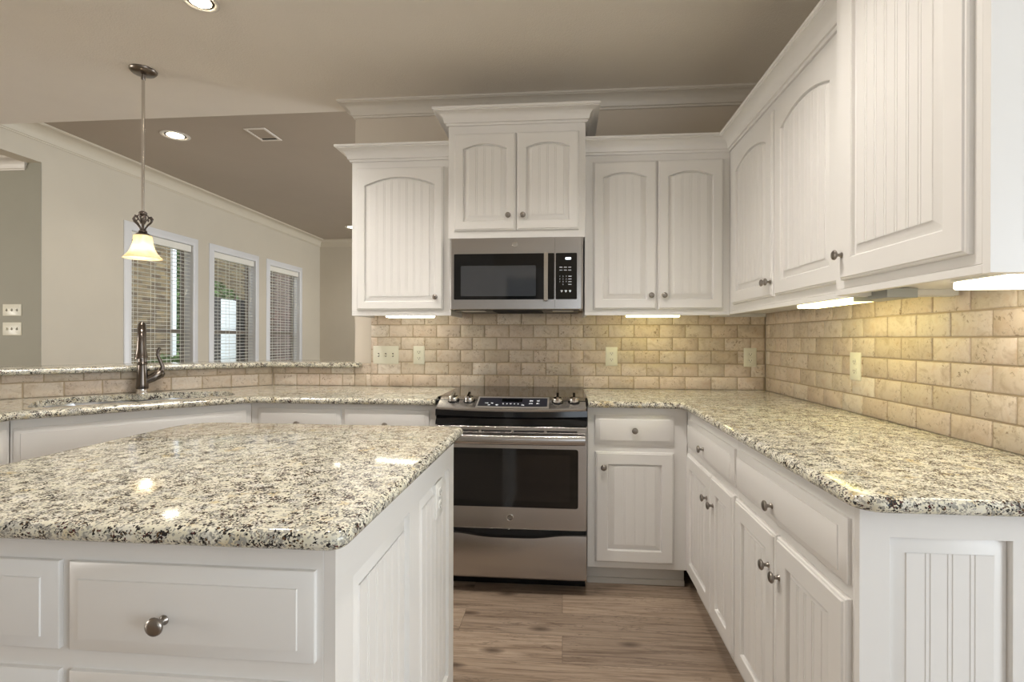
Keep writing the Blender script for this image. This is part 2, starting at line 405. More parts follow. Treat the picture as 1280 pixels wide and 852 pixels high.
# half wall that carries the raised bar: along the back wall line, then turning 45 degrees towards the camera
WC = Vector((-1.94, TY))                                # tile corner
A45 = Vector((-0.70711, -0.70711)); B45 = Vector((-0.70711, 0.70711))
def dgp(s, d): p = FC + A45 * s + B45 * d; return (p.x, p.y)
FC = Vector((-1.689, 2.6))                              # inner corner of the cabinet faces
WL = 1.46                                               # length of the slanted wall
WC2 = WC + A45 * WL
def off2(path, o):
    """offset polyline to its left by o"""
    P = [Vector(p) for p in path]; out = []
    for i in range(len(P)):
        d1 = (P[i] - P[i - 1]).normalized() if i else (P[1] - P[0]).normalized()
        d2 = (P[i + 1] - P[i]).normalized() if i + 1 < len(P) else d1
        n1 = Vector((-d1.y, d1.x)); n2 = Vector((-d2.y, d2.x)); out.append(P[i] + (n1 + n2) / (1 + n1.dot(n2)) * o)
    return [(p.x, p.y) for p in out]
BARP = [(WE, TY), tuple(WC), tuple(WC2), (WC2.x, 1.0)]  # right to left: left of travel is the kitchen side
inner = off2(BARP, -0.010); outer = off2(BARP, -0.125)
bar = struct(MB().prism(inner + outer[::-1], FL, 1.036).build('wall_bar', M['wallpost']))

# ------------------------------------------------------------------ travertine tile courses
TP, TLEN, TROW0, JB = 0.0813, 0.1585, 0.9115, 0.129
def tiles(name, parent, org, du, nrm, u0, u1, z0, z1, joint, par, holes=()):
    """tiles on a plane: org + du*u, z; proud along nrm"""
    du = Vector((*du, 0)); nrm = Vector((*nrm, 0)); org = Vector((*org, 0))
    mb = MB(); tones = []
    P = lambda u, z, d: org + du * u + nrm * d + Vector((0, 0, z))
    mb.cur = 1
    mb.add([P(u0, z0, 0.0055), P(u1, z0, 0.0055), P(u1, z1, 0.0055), P(u0, z1, 0.0055)], [(0, 1, 2, 3)]); tones += [(0, 0, 0)] * 4
    mb.cur = 0
    rnd = random.Random(name)
    g = 0.0021
    for r in range(-1, 8):
        ra, rb = TROW0 + r * TP, TROW0 + (r + 1) * TP
        a, b = max(ra + g, z0 + 0.0005), min(rb - g, z1)
        if b - a < 0.006: continue
        j0 = joint + (0.5 * TLEN if (r + par) % 2 else 0)
        k = math.floor((u0 - j0) / TLEN) - 1
        while j0 + k * TLEN < u1:
            ua, ub = max(j0 + k * TLEN + g, u0 + 0.0005), min(j0 + (k + 1) * TLEN - g, u1 - 0.0005); k += 1
            tone = (rnd.random(), rnd.random(), rnd.random())
            if ub - ua < 0.006: continue
            nu = max(2, int((ub - ua) / 0.02)); nz = max(2, int((b - a) / 0.02))
            per = [(ua + (ub - ua) * i / nu, a, 0, 1) for i in range(nu)] + [(ub, a + (b - a) * i / nz, -1, 0) for i in range(nz)] \
                + [(ub - (ub - ua) * i / nu, b, 0, -1) for i in range(nu)] + [(ua, b - (b - a) * i / nz, 1, 0) for i in range(nz)]
            cu, cz = (ua + ub) / 2, (a + b) / 2; hu, hz = (ub - ua) / 2, (b - a) / 2
            loops = [[], [], []]
            for (u, z, _, _) in per:
                j = rnd.uniform(0, 0.0012)
                for L, (ins, d) in zip(loops, ((j * .6, 0.004), (0.0008 + j, 0.0085), (0.003 + j, 0.010))):
                    su = (u - cu) / hu; sz = (z - cz) / hz
                    L.append(P(cu + su * (hu - ins), cz + sz * (hz - ins), d))
            mb.loft(loops, False, True); tones += [tone] * (3 * len(per))
    o = mb.build(name, [M['tile'], M['grout']], parent, smooth=50)
    ca = o.data.attributes.new('tile_tone', 'FLOAT_COLOR', 'POINT')
    ca.data.foreach_set('color', [x for t in tones for x in (*t, 1.0)])
    return o
# back wall: tile from the bar post to the corner; a shorter strip runs on under the bar
tiles('backsplash', back, (0, YW), (1, 0), (0, -1), -1.262, XR - 0.010, 0.9135, 1.47, JB, 0)
tiles('backsplash_strip', back, (0, YW), (1, 0), (0, -1), WE + 0.002, -1.262, 0.9135, 1.062, JB, 0)
tiles('backsplash', right, (XR, 0), (0, 1), (-1, 0), 1.035, TY, 0.9135, 1.47, 2.286 - 10 * TLEN + 0.5 * TLEN, 0)
tiles('backsplash', bar, (0, YW), (1, 0), (0, -1), WC.x, WE, 0.9135, 1.036, JB, 0)
oc = WC + Vector((0.70711, -0.70711)) * (-0.010)
tiles('backsplash_slanted', bar, tuple(WC - Vector((0.70711, -0.70711)) * 0.010), tuple(A45), (0.70711, -0.70711), 0.0, WL, 0.9135, 1.036, 0.085, 0)

# ------------------------------------------------------------------ mouldings of the room
def crown_prof(z, h=0.085, p=0.085):
    """(out, z) points from the bottom upwards, cove type"""
    pts = [(0, z), (0.010, z), (0.012, z + 0.006), (0.012, z + 0.012), (0.020, z + 0.014), (0.022, z + 0.020)]
    for i in range(1, 7):
        a = i / 6 * PI / 2
        pts.append((0.022 + (p - 0.030) * (1 - math.cos(a)), z + 0.020 + (h - 0.038) * math.sin(a)))
    pts += [(p - 0.008, z + h - 0.014), (p, z + h - 0.012), (p, z + h), (0, z + h)]
    return pts
struct(MB().sweep(crown_prof(CZ - 0.092, 0.0915, 0.09), [(XR, YW), (WE, YW), (WE, 3.33)]).build('trim_1', M['trim']))
struct(MB().sweep(crown_prof(DZ - 0.135, 0.1345, 0.13), [(4.0, YF), (XL, YF), (XL, 3.33)]).build('trim_2', M['trimcream']))
struct(MB().sweep(crown_prof(2.86 - 0.105, 0.1045, 0.09), [(-4.90, 4.21), (-4.90, 4.185), (-8.9, 4.185)]).build('trim_3', M['trim']))
struct(MB().sweep(crown_prof(CZ - 0.092, 0.0915, 0.09), [(XR, 1.035), (XR, YW)]).build('trim_4', M['trim']))

# windows with casings, sashes, panes
for k, (a, b) in enumerate(WIN):
    fr = MB(); x = XL - 0.11
    fr.box(x - 0.03, x, a, a + 0.045, WZ0, WZ1).box(x - 0.03, x, b - 0.045, b, WZ0, WZ1).box(x - 0.03, x, a + .045, b - .045, WZ1 - 0.045, WZ1).box(x - 0.03, x, a + .045, b - .045, WZ0, WZ0 + 0.05)
    fr.box(x - 0.035, x + 0.012, a + .045, b - .045, 1.285, 1.335)
    fo = struct(fr.build('window_%d' % (k + 1), M['vinyl'], bevel=0.003))
    MB().box(x - 0.018, x - 0.014, a + .045, b - .045, WZ0 + .05, 1.285).box(x - 0.022, x - 0.018, a + .045, b - .045, 1.335, WZ1 - .045).build('pane', M['pane'], fo)
    cs = MB(); c = 0.092
    prof = [(0, 0), (0, 0.012), (0.012, 0.019), (0.055, 0.019), (0.062, 0.014), (0.085, 0.012), (0.092, 0.006), (0.092, 0)]
    loops = []
    for (yy, zz, sy, sz) in ((a, WZ0, -1, -1), (a, WZ1, -1, 1), (b, WZ1, 1, 1), (b, WZ0, 1, -1)):
        loops.append([(XL + d, yy + sy * o, zz + sz * o) for o, d in prof])
    loops.append(loops[0]); cs.loft(loops, False, False)
    cs.build('casing', M['casing'], fo)
    MB().box(XL - 0.148, XL + 0.0, a - 0.0, a + 0.001, WZ0, WZ1).box(XL - 0.148, XL, b - 0.001, b, WZ0, WZ1).box(XL - 0.148, XL, a, b, WZ1 - .001, WZ1).box(XL - 0.148, XL + 0.03, a - .0, b, WZ0 - 0.0, WZ0 + 0.012).build('jamb', M['casing'], fo)

# ------------------------------------------------------------------ small shared builders
def knob(parent, x, y, z, name='knob'):
    """round mushroom knob whose stem leaves the plane y, pointing to -y (local frame)"""
    pr = [(0.0085, 0), (0.0085, -0.002), (0.0055, -0.004), (0.0048, -0.010), (0.0052, -0.014), (0.009, -0.017), (0.0138, -0.0185), (0.0158, -0.0215), (0.0152, -0.0245), (0.012, -0.0272), (0.006, -0.0285), (0.0005, -0.029)]
    return MB().lathe(pr, (x, y, z), 'y', 20).build(name, M['nickel'], parent, smooth=60)

def door(parent, x0, x1, z0, z1, yf, arch=False, kn=None, rail=0.058, name='door', fixed=False, zt=None):
    """raised beadboard panel door. Local frame: face plane y=yf, front towards -y."""
    T = 0.019; mb = MB(); m = 16
    X0, X1 = x0 + rail, x1 - rail; Z0 = z0 + rail; Z1 = z1 - rail - (0.020 if arch else 0)
    rise = (X1 - X0) * 0.115 if arch else 0
    def zt_(x, X0, X1, top):
        if not arch: return top
        u = (2 * x - X0 - X1) / (X1 - X0); return top - rise * u * u
    top = Z1 + (0.012 if arch else 0)
    def inner(ix, ib, it):
        a, b = X0 + ix, X1 - ix
        xs = [b - (b - a) * i / m for i in range(m + 1)]
        return [(a, Z0 + ib), (b, Z0 + ib)] + [(x, zt_(x, X0, X1, top) - it) for x in xs]
    def outer(i):
        xs = [X1 - (X1 - X0) * k / m for k in range(m + 1)]; xs[0] = x1 - i; xs[-1] = x0 + i
        return [(x0 + i, z0 + i), (x1 - i, z0 + i)] + [(x, z1 - i) for x in xs]
    L3 = lambda l, y: [(x, yf - y, z) for x, z in l]
    loops = [L3(outer(0), 0), L3(outer(0), T * 0.55), L3(outer(0.003), T * 0.72), L3(outer(0.007), T * 0.78), L3(outer(0.009), T),
             L3(inner(0, 0, 0), T), L3(inner(0.003, 0.003, 0.002), T * 0.80), L3(inner(0.004, 0.004, 0.003), T * 0.34), L3(inner(0.007, 0.007, 0.005), T * 0.30),
             L3(inner(0.032, 0.032, 0.014), T * 0.84), L3(inner(0.033, 0.033, 0.015), T * 0.84)]
    mb.loft(loops, True, True)
    # beaded boards laid on the raised field
    fa, fb = X0 + 0.033, X1 - 0.033; y1 = yf - T * 0.84; y2 = y1 - 0.0020
    n = max(1, round((fb - fa) / 0.0465)); pitch = (fb - fa) / n
    xs = [fa]
    prof = []
    for i in range(1, n):
        c = fa + i * pitch
        for o in ((-0.0062, -0.0052, -0.0042, -0.0032, 0.0032, 0.0042, 0.0052, 0.0062)):
            if fa < c + o < fb: prof.append((c + o, y1 - 0.0004 if abs(abs(o) - 0.0047) < 0.0009 else y2))
    prof = [(fa, y1), (fa + 0.002, y2)] + prof + [(fb - 0.002, y2), (fb, y1)]
    vb = [(x, y, Z0 + 0.033) for x, y in prof]; vt = [(x, y, zt_(x, X0, X1, top) - 0.015) for x, y in prof]
    mb.loft([vb, vt], False, False, closed=False)
    o = mb.build(name, M['cab'], parent, smooth=30)
    if kn: knob(o, kn[0], yf - T, kn[1])
    return o

def drawer(parent, x0, x1, z0, z1, yf, kn=True, name='drawer', kz=None, wide=0.022, kx=None):
    T = 0.019; mb = MB()
    R = lambda i, y: [(x0 + i, yf - y, z0 + i), (x1 - i, yf - y, z0 + i), (x1 - i, yf - y, z1 - i), (x0 + i, yf - y, z1 - i)]
    mb.loft([R(0, 0), R(0, 0.008), R(0.002, 0.0095), R(wide, 0.0165), R(wide + 0.0008, 0.019), R(wide + 0.0025, 0.0195)], True, True)
    o = mb.build(name, M['cab'], parent, smooth=30)
    if kn: knob(o, (x0 + x1) / 2 if kx is None else kx, yf - T, (z0 + z1) / 2 if kz is None else kz)
    return o

def base_carcass(parent, w, d, zb=0.058, zt=0.8795, kick=0.06, x0=0, fl=0.0):
    mb = MB(); mb.box(x0, w, 0, d, zb, zt); o = mb.build('carcass', M['cab'], parent, bevel=0.002)
    k = MB().box(x0 + .001, w - .001, kick, d - 0.02, FL, zb); k.box(x0 + .001, w - .001, kick - 0.012, kick, FL, FL + 0.028); k.build('toe_kick', M['shelf'], parent)
    return o
def upper_carcass(parent, w, d, z0, z1, x0=0):
    mb = MB(); mb.box(x0, w, 0, d, z0 + 0.02, z1)
    mb.box(x0, w, 0, 0.02, z0, z0 + 0.02).box(x0, x0 + 0.018, 0.02, d, z0, z0 + 0.02).box(w - 0.018, w, 0.02, d, z0, z0 + 0.02)
    return mb.build('carcass', M['cab'], parent, bevel=0.0015)

# ------------------------------------------------------------------ base cabinets
GB = 'painted base cabinets'
# right of the range, facing the camera
t = thing('base_cabinet', 'narrow white base cabinet with one drawer and one door right of the stainless range', 'cabinet', (0.127, 2.6, FL), 0, GB)
D = -FL  # local z of world z=0
def zl(z): return z - FL
def local_children(root):
    for ch in root.children: ch.location.z = -FL
base_carcass(t, 0.50 - 0.0, 0.61)
drawer(t, 0.164 - .127, 0.560 - .127, 0.690, 0.842, 0)
door(t, 0.166 - .127, 0.560 - .127, 0.092, 0.653, 0, False, (0.207 - .127, 0.578), rail=0.06)
local_children(t)
# left of the range: two drawers over doors
t = thing('base_cabinet', 'white base cabinet with two small drawers left of the stainless range, behind the island', 'cabinet', (-1.688, 2.6, FL), 0, GB)
base_carcass(t, 1.030, 0.61)
for a, b, kx in ((-1.645, -1.184, None), (-1.161, -0.702, None)):
    drawer(t, a + 1.688, b + 1.688, 0.70, 0.850, 0, kz=0.772)
    door(t, a + 1.688, b + 1.688, 0.092, 0.665, 0, False, ((b if a < -1.5 else a) + 1.688 + (-0.04 if a < -1.5 else 0.04), 0.60), rail=0.06)
local_children(t)
# slanted sink base
p = dgp(0.925, 0)
t = thing('sink_base_cabinet', 'white sink base cabinet set at an angle below the faucet', 'cabinet', (p[0], p[1], FL), PI / 4, GB)
mb = MB(); mb.box(0, 0.925, 0, 0.018, 0.058, 0.8795).box(0, 0.018, 0.018, 0.54, 0.058, 0.8795).box(0.907, 0.925, 0.018, 0.54, 0.058, 0.8795).box(0.018, 0.907, 0.018, 0.54, 0.058, 0.076).box(0, 0.925, 0.54, 0.556, 0.058, 0.8795)
mb.build('carcass', M['cab'], t)
MB().box(0.001, 0.924, 0.06, 0.53, FL, 0.058).build('toe_kick', M['shelf'], t)
drawer(t, 0.010, 0.897, 0.685, 0.842, 0, kn=False, name='false_front')
door(t, 0.010, 0.452, 0.092, 0.660, 0, False, (0.42, 0.58), rail=0.06)
door(t, 0.456, 0.897, 0.092, 0.660, 0, False, (0.49, 0.58), rail=0.06)
local_children(t)
# cabinet after the slanted one, facing the island side
q = (p[0], p[1])
t = thing('base_cabinet', 'white base cabinet beyond the slanted sink cabinet at the left picture edge', 'cabinet', (q[0], q[1] - 0.9, FL), PI / 2, GB)
base_carcass(t, 0.897, 0.56)
drawer(t, 0.03, 0.88, 0.690, 0.842, 0)
door(t, 0.03, 0.452, 0.092, 0.660, 0, False, (0.41, 0.58), rail=0.06)
door(t, 0.456, 0.88, 0.092, 0.660, 0, False, (0.50, 0.58), rail=0.06)
local_children(t)
# right-hand run (local x runs towards the camera)
BX = 0.628
def right_run(label, y_hi, y_lo, dr, doors, end=False):
    t = thing('base_cabinet', label, 'cabinet', (BX, y_hi, FL), -PI / 2, GB)
    base_carcass(t, y_hi - y_lo, XR - BX - 0.001)
    drawer(t, y_hi - dr[0], y_hi - dr[1], dr[2], dr[3], 0, kz=dr[4], kx=y_hi - dr[5])
    for (a, b, kx, kz) in doors: door(t, y_hi - a, y_hi - b, 0.080, 0.663, 0, False, (y_hi - kx, kz), rail=0.062)
    local_children(t); return t
right_run('white base cabinet in the corner right of the range, one drawer over two narrow doors', 2.599, 1.861, (2.548, 1.876, 0.694, 0.832, 0.75, 2.24),
          [(2.548, 2.143, 2.185, 0.556), (2.138, 1.872, 2.098, 0.552)])
t = right_run('white base cabinet nearest the camera below the right counter, drawer over two doors', 1.859, 1.141, (1.847, 1.151, 0.694, 0.838, 0.743, 1.52),
          [(1.847, 1.506, 1.545, 0.560), (1.500, 1.147, 1.473, 0.556)])
# its end panel facing the camera, two beaded panels
W_ = XR - BX
def panel_set(parent, spans, tot, z_lo, z_hi, zp0, zp1, yf, name):
    """stiles/rails and inset beaded raised panels on the plane y=yf facing -y (local)"""
    T = 0.020; mb = MB(); xs = [0] + [v for s in spans for v in s] + [tot]
    for i in range(0, len(xs), 2): mb.box(xs[i], xs[i + 1], yf - T, yf, z_lo, z_hi)
    for a, b in spans: mb.box(a, b, yf - T, yf, zp1, z_hi).box(a, b, yf - T, yf, z_lo, zp0)
    f = mb.build(name, M['cab'], parent)
    for a, b in spans:
        pm = MB(); R = lambda i, y: [(a + i, yf - y, zp0 + i), (b - i, yf - y, zp0 + i), (b - i, yf - y, zp1 - i), (a + i, yf - y, zp1 - i)]
        pm.loft([R(0, 0), R(0, T * 0.22), R(0.032, T * 0.80), R(0.0325, T * 0.80)], False, True)
        fa, fb = a + 0.033, b - 0.033; y1 = yf - T * 0.80; y2 = y1 - 0.002
        n = max(1, round((fb - fa) / 0.0465)); pitch = (fb - fa) / n; prof = [(fa, y1), (fa + 0.002, y2)]
        for i in range(1, n):
            c = fa + i * pitch
            for o in (-0.0062, -0.0052, -0.0042, -0.0032, 0.0032, 0.0042, 0.0052, 0.0062):
                if fa < c + o < fb: prof.append((c + o, y1 - 0.0004 if abs(abs(o) - 0.0047) < 0.0009 else y2))
        prof += [(fb - 0.002, y2), (fb, y1)]
        pm.loft([[(x, y, zp0 + 0.033) for x, y in prof], [(x, y, zp1 - 0.033) for x, y in prof]], False, False, closed=False)
        pm.build('beaded_panel', M['cab'], f, smooth=30)
    return f
ef = panel_set(t, [(0.060, 0.302), (0.366, 0.58)], W_ - 0.001, 0.0, 0.8795, 0.10, 0.812, 0, 'end_panel')
# local frame of t: x -> -Y world, y -> +X world; turn the end panel so that it faces the camera at the near end
ef.rotation_euler = (0, 0, PI / 2); ef.location = (1.859 - 1.141, 0, -FL)

# ------------------------------------------------------------------ island
t = thing('kitchen_island', 'white island cabinet in the left foreground with drawers and beaded side panels', 'island', (-1.36, 0.825, FL), 0)
IW, ID = 0.975 - 0.02, 0.925
mb = MB(); mb.box(0, IW, 0, ID, 0.058, 0.8795); mb.build('carcass', M['cab'], t, bevel=0.002)
MB().box(0.05, IW - 0.0, 0.06, ID - 0.05, FL, 0.058).build('toe_kick', M['shelf'], t)
for (a, b, k) in ((-1.325, -0.888, None), (-0.868, -0.418, -0.680)):
    for (z0, z1) in ((0.678, 0.834), (0.455, 0.641), (0.235, 0.418), (0.09, 0.205)):
        drawer(t, a + 1.36, b + 1.36, z0, z1, 0, wide=0.026, kx=None if k is None else k + 1.36, kz=(z0 + z1) / 2 - (0.01 if z0 > .6 else 0))
local_children(t)
sp = panel_set(t, [(0.072, 0.415), (0.500, 0.852)], ID, FL + 0.002, 0.8795, 0.085, 0.790, 0, 'side_panel')
sp.rotation_euler = (0, 0, PI / 2); sp.location = (IW, 0, -FL)

# ------------------------------------------------------------------ upper cabinets
GU = 'painted wall cabinets'
UY, UX, UZ0, UZ1 = 2.899, 0.930, 1.363, 2.276
def crown_on(parent, base, path, z, pre=None, post=None):
    o = MB().sweep(crown_prof(z, 0.082, 0.078), path, pre, post).build('crown_moulding', M['cab'], parent, base=base, smooth=30); return o
dU = YW - UY - 0.011
t = thing('wall_cabinet', 'single door white wall cabinet left of the microwave with arched beaded door', 'cabinet', (-1.256, UY, UZ0), 0, GU); b = (-1.256, UY, UZ0)
upper_carcass(t, 0.602, YW - UY - 0.001, UZ0, UZ1 + 0.02)
door(t, -1.222 + 1.256, -0.700 + 1.256, 1.396, 2.236, 0, True, (-0.742 + 1.256, 1.470), rail=0.048)
for ch in t.children: ch.location.z = -UZ0
crown_on(t, b, [(-0.653, UY), (-1.256, UY), (-1.256, YW - .001)], UZ1)
t = thing('wall_cabinet', 'taller white wall cabinet with two small arched doors above the microwave', 'cabinet', (-0.652, 2.815, 1.795), 0, GU); b = (-0.652, 2.815, 1.795)
mb = MB(); mb.box(0, 0.774, 0, YW - 2.815 - 0.001, 1.795, 2.45); mb.build('carcass', M['cab'], t, bevel=0.0015)
door(t, -0.617 + .652, -0.266 + .652, 1.838, 2.385, 0, True, (-0.307 + .652, 1.917), rail=0.050)
door(t, -0.260 + .652, 0.086 + .652, 1.838, 2.385, 0, True, (-0.224 + .652, 1.917), rail=0.050)
for ch in t.children: ch.location.z = -1.795
crown_on(t, b, [(0.122, YW - .001), (0.122, 2.815), (-0.652, 2.815), (-0.652, YW - .001)], 2.434)
t = thing('wall_cabinet', 'white wall cabinet right of the microwave with two tall arched doors, facing forward', 'cabinet', (0.123, UY, UZ0), 0, GU); b = (0.123, UY, UZ0)
upper_carcass(t, UX - 0.001 - 0.123, YW - UY - 0.001, UZ0, UZ1 + 0.02)
door(t, 0.170 - .123, 0.525 - .123, 1.396, 2.236, 0, True, (0.494 - .123, 1.474), rail=0.054)
door(t, 0.533 - .123, 0.890 - .123, 1.396, 2.236, 0, True, (0.566 - .123, 1.474), rail=0.054)
for ch in t.children: ch.location.z = -UZ0
crown_on(t, b, [(UX, UY), (0.123, UY)], UZ1, pre=(UX, 1.5))
# right wall, far unit (local x runs towards the camera)
Y1 = YW - 0.001
t = thing('wall_cabinet', 'white wall cabinet on the right wall beside the corner with two tall arched doors', 'cabinet', (UX, Y1, 1.367), -PI / 2, GU)
upper_carcass(t, Y1 - 1.715, XR - UX - 0.001, 1.367, UZ1 + 0.02)
door(t, Y1 - 2.818, Y1 - 2.292, 1.418, 2.236, 0, True, (Y1 - 2.345, 1.482), rail=0.062)
door(t, Y1 - 2.266, Y1 - 1.745, 1.418, 2.236, 0, True, (Y1 - 2.300, 1.482), rail=0.062)
for ch in t.children: ch.location.z = -1.367
c = MB().sweep(crown_prof(UZ1, 0.082, 0.078), [(UX, 1.716), (UX, UY)], None, (0.1, UY)).build('crown_moulding', M['cab'], t, base=(UX, Y1, 1.367), smooth=30)
c.matrix_parent_inverse = Matrix.Rotation(PI / 2, 4, 'Z')
# right wall, near unit
NX = 0.885
t = thing('wall_cabinet', 'large near white wall cabinet with one beaded door at the upper right', 'cabinet', (NX, 1.714, 1.369), -PI / 2, GU)
upper_carcass(t, 1.714 - 1.141, XR - NX - 0.001, 1.369, 2.45)
door(t, 1.714 - 1.664, 1.714 - 1.163, 1.414, 2.385, 0, True, (1.714 - 1.690 + 0.045, 1.492), rail=0.064)
for ch in t.children: ch.location.z = -1.369
ef = panel_set(t, [(0.062, 0.30)], XR - NX - 0.001, 1.369, 2.45, 1.431, 2.39, 0, 'end_panel')
ef.rotation_euler = (0, 0, PI / 2); ef.location = (1.714 - 1.141, 0, -1.369)
c = MB().sweep(crown_prof(2.434, 0.082, 0.078), [(XR - .001, 1.121), (NX, 1.121), (NX, 1.714)]).build('crown_moulding', M['cab'], t, base=(NX, 1.714, 1.369), smooth=30)
c.matrix_parent_inverse = Matrix.Rotation(PI / 2, 4, 'Z')

# ------------------------------------------------------------------ granite tops
ST, SB = 0.914, 0.8805
def slab(name, label, cat, poly, flags, z0=SB, z1=ST, r=0.016, cut=None):
    """poly counter-clockwise; flags[i] true when edge i (i -> i+1) has the rounded nose"""
    n = len(poly); P = [Vector(p) for p in poly]
    def inset(i_):
        out = []
        for i in range(n):
            d1 = (P[i] - P[i - 1]).normalized(); d2 = (P[(i + 1) % n] - P[i]).normalized()
            n1 = Vector((-d1.y, d1.x)); n2 = Vector((-d2.y, d2.x)); a = i_ if flags[i - 1] else 0; b = i_ if flags[i] else 0
            det = n1.x * n2.y - n1.y * n2.x
            if abs(det) < 1e-3: v = n1 * max(a, b)
            else: v = Vector(((a * n2.y - b * n1.y) / det, (n1.x * b - n2.x * a) / det))
            out.append((P[i].x + v.x, P[i].y + v.y))
        return out
    h = z1 - z0; loops = []
    for k in range(9):
        a = PI * k / 8; ins = r * (1 - math.sin(a)); z = z0 + h / 2 - h / 2 * math.cos(a)
        loops.append([(x, y, z) for x, y in inset(ins)])
    mb = MB().loft(loops, True, True); o = mb.build(name, M['granite'], smooth=50)
    if cut:
        cu = cut.build('cutter', M['granite'])
        bo = o.modifiers.new('cut', 'BOOLEAN'); bo.operation = 'DIFFERENCE'; bo.object = cu; bo.solver = 'EXACT'
        dg = bpy.context.evaluated_depsgraph_get(); me = bpy.data.meshes.new_from_object(o.evaluated_get(dg))
        o.modifiers.clear(); old = o.data; o.data = me; bpy.data.meshes.remove(old)
        cm_ = cu.data; bpy.data.objects.remove(cu); bpy.data.meshes.remove(cm_)
        o.data.shade_smooth(); o.data.set_sharp_from_angle(angle=math.radians(40))
    return tag(o, label, cat)
def arc(c, r, a0, a1, n=8): return [(c[0] + r * math.cos(math.radians(a0 + (a1 - a0) * i / n)), c[1] + r * math.sin(math.radians(a0 + (a1 - a0) * i / n))) for i in range(n + 1)]
CF = 2.548      # front edge of the back run
RF = 0.588      # front edge of the right run
NE = 1.052      # near end of the right run
pl = [(0.128, CF)] + arc((RF - 0.05, CF - 0.05), 0.05, 90, 0)[0:] + arc((RF + 0.06, NE + 0.06), 0.06, 180, 270) + [(TX - .001, NE), (TX - .001, TY - .001), (0.128, TY - .001)]
fl = [True] * (len(pl) - 3) + [False, False, False]
slab('countertop', 'long speckled granite countertop running from the range around the right corner', 'countertop', pl, fl)
def bowl_outline(s0, s1, d0, d1, r, n=6):
    pts = arc((s0 + r, d0 + r), r, 180, 270, n) + arc((s1 - r, d0 + r), r, 270, 360, n) + arc((s1 - r, d1 - r), r, 0, 90, n) + arc((s0 + r, d1 - r), r, 90, 180, n)
    return pts
cu = MB()
def sink_edge():
    """closed outline in (s, d): straight-ish front, back edge bulging behind each bowl"""
    pts = arc((0.80, 0.165), 0.085, 0, -90, 6)          # left-front corner, going to the right along the front
    pts += arc((0.135, 0.165), 0.085, -90, -180, 6)
    n = 14
    pts += [(0.05 + 0.42 * (1 - math.cos(PI * i / n)) / 2, 0.30 + 0.195 * math.sin(PI * min(i / n, 1) * 0.5 if i <= n / 2 else PI * 0.5) if i <= n / 2 else 0.495 - 0.03 * ((i / n - 0.5) * 2) ** 3) for i in range(1, n)]
    pts += [(0.47 + 0.415 * (1 - math.cos(PI * i / n)) / 2, (0.465 + 0.07 * (i / n * 2) ** 0.6) if i <= n / 2 else 0.535 - 0.235 * ((i / n - 0.5) * 2) ** 2.2) for i in range(1, n)]
    return pts
SE = sink_edge()
cu.prism([dgp(s, d) for s, d in SE], SB - 0.05, ST + 0.05)
p0 = off2([(-1.0, 2.6), tuple(FC), dgp(0.925, 0), (dgp(0.925, 0)[0], 1.04)], 0.052)
i0 = off2(BARP, 0.001)
pl = [(-0.6605, TY - .001), i0[1], i0[2], (i0[2][0], 1.04), (p0[3][0], 1.04), p0[2], p0[1], (-0.6605, CF)]
fl = [False, False, False, True, True, True, True, False]
slab('countertop', 'speckled granite countertop around the sink, left of the range', 'countertop', pl, fl, cut=cu)
# raised bar top
bi = off2([(WE + 0.055, TY), tuple(WC), tuple(WC2), (WC2.x, 1.05)], 0.052); bo_ = off2([(WE + 0.055, TY), tuple(WC), tuple(WC2), (WC2.x, 1.05)], -0.36)
# keep the bar clear of the tall wall end
pl = [(WE - 0.003, bo_[0][1])] + [bo_[1], bo_[2], bo_[3]] + [bi[3], bi[2], bi[1]] + [(WE + 0.055, bi[0][1]), (WE + 0.055, TY - 0.001), (WE - 0.003, TY - 0.001)]
slab('bar_top', 'raised granite bar ledge on the half wall behind the sink', 'bar top', pl, [True] * 8 + [False, False], z0=1.0375, z1=1.0695, r=0.013)
pl = arc((-1.395 + 0.06, 0.78 + 0.06), 0.06, 180, 270) + arc((-0.352 - 0.035, 0.78 + 0.035), 0.035, 270, 360) + arc((-0.352 - 0.035, 1.785 - 0.035), 0.035, 0, 90) + arc((-1.395 + 0.12, 1.785 - 0.12), 0.12, 90, 180)
slab('island_top', 'speckled granite island top in the foreground', 'countertop', pl, [True] * len(pl))

# ------------------------------------------------------------------ sink and faucet
c0 = dgp(0.46, 0.29)
t = thing('kitchen_sink', 'undermount double bowl stainless sink in the slanted granite counter', 'sink', (c0[0], c0[1], ST - 0.21))
bs = (c0[0], c0[1], ST - 0.21)
for (s0, s1, d0, d1, r) in ((0.480, 0.892, 0.072, 0.545, 0.19), (0.045, 0.462, 0.072, 0.505, 0.17)):
    mb = MB(); loops = []
    for ins, z in ((-0.012, SB - 0.001), (0.0, SB - 0.001), (0.002, SB - 0.02), (0.010, SB - 0.10), (0.03, SB - 0.165), (0.09, SB - 0.175)):
        loops.append([(*dgp(s, d), z) for s, d in bowl_outline(s0 + ins, s1 - ins, d0 + ins, d1 - ins, max(0.02, r - ins))])
    mb.loft(loops, False, True)
    bw = mb.build('bowl', M['sinksteel'], t, base=bs)
    cc = dgp((s0 + s1) / 2, (d0 + d1) / 2 + 0.03)
    MB().lathe([(0.045, 0.0), (0.045, 0.003), (0.034, 0.003), (0.030, -0.0), (0.0005, -0.0)], (cc[0], cc[1], SB - 0.1745), 'z', 24).build('drain', M['chrome'], t, base=bs)
fx, fy = dgp(0.447, 0.524)
t = thing('faucet', 'dark nickel pull-down faucet with side lever behind the sink', 'faucet', (fx, fy, ST)); bs = (fx, fy, ST)
zz = ST
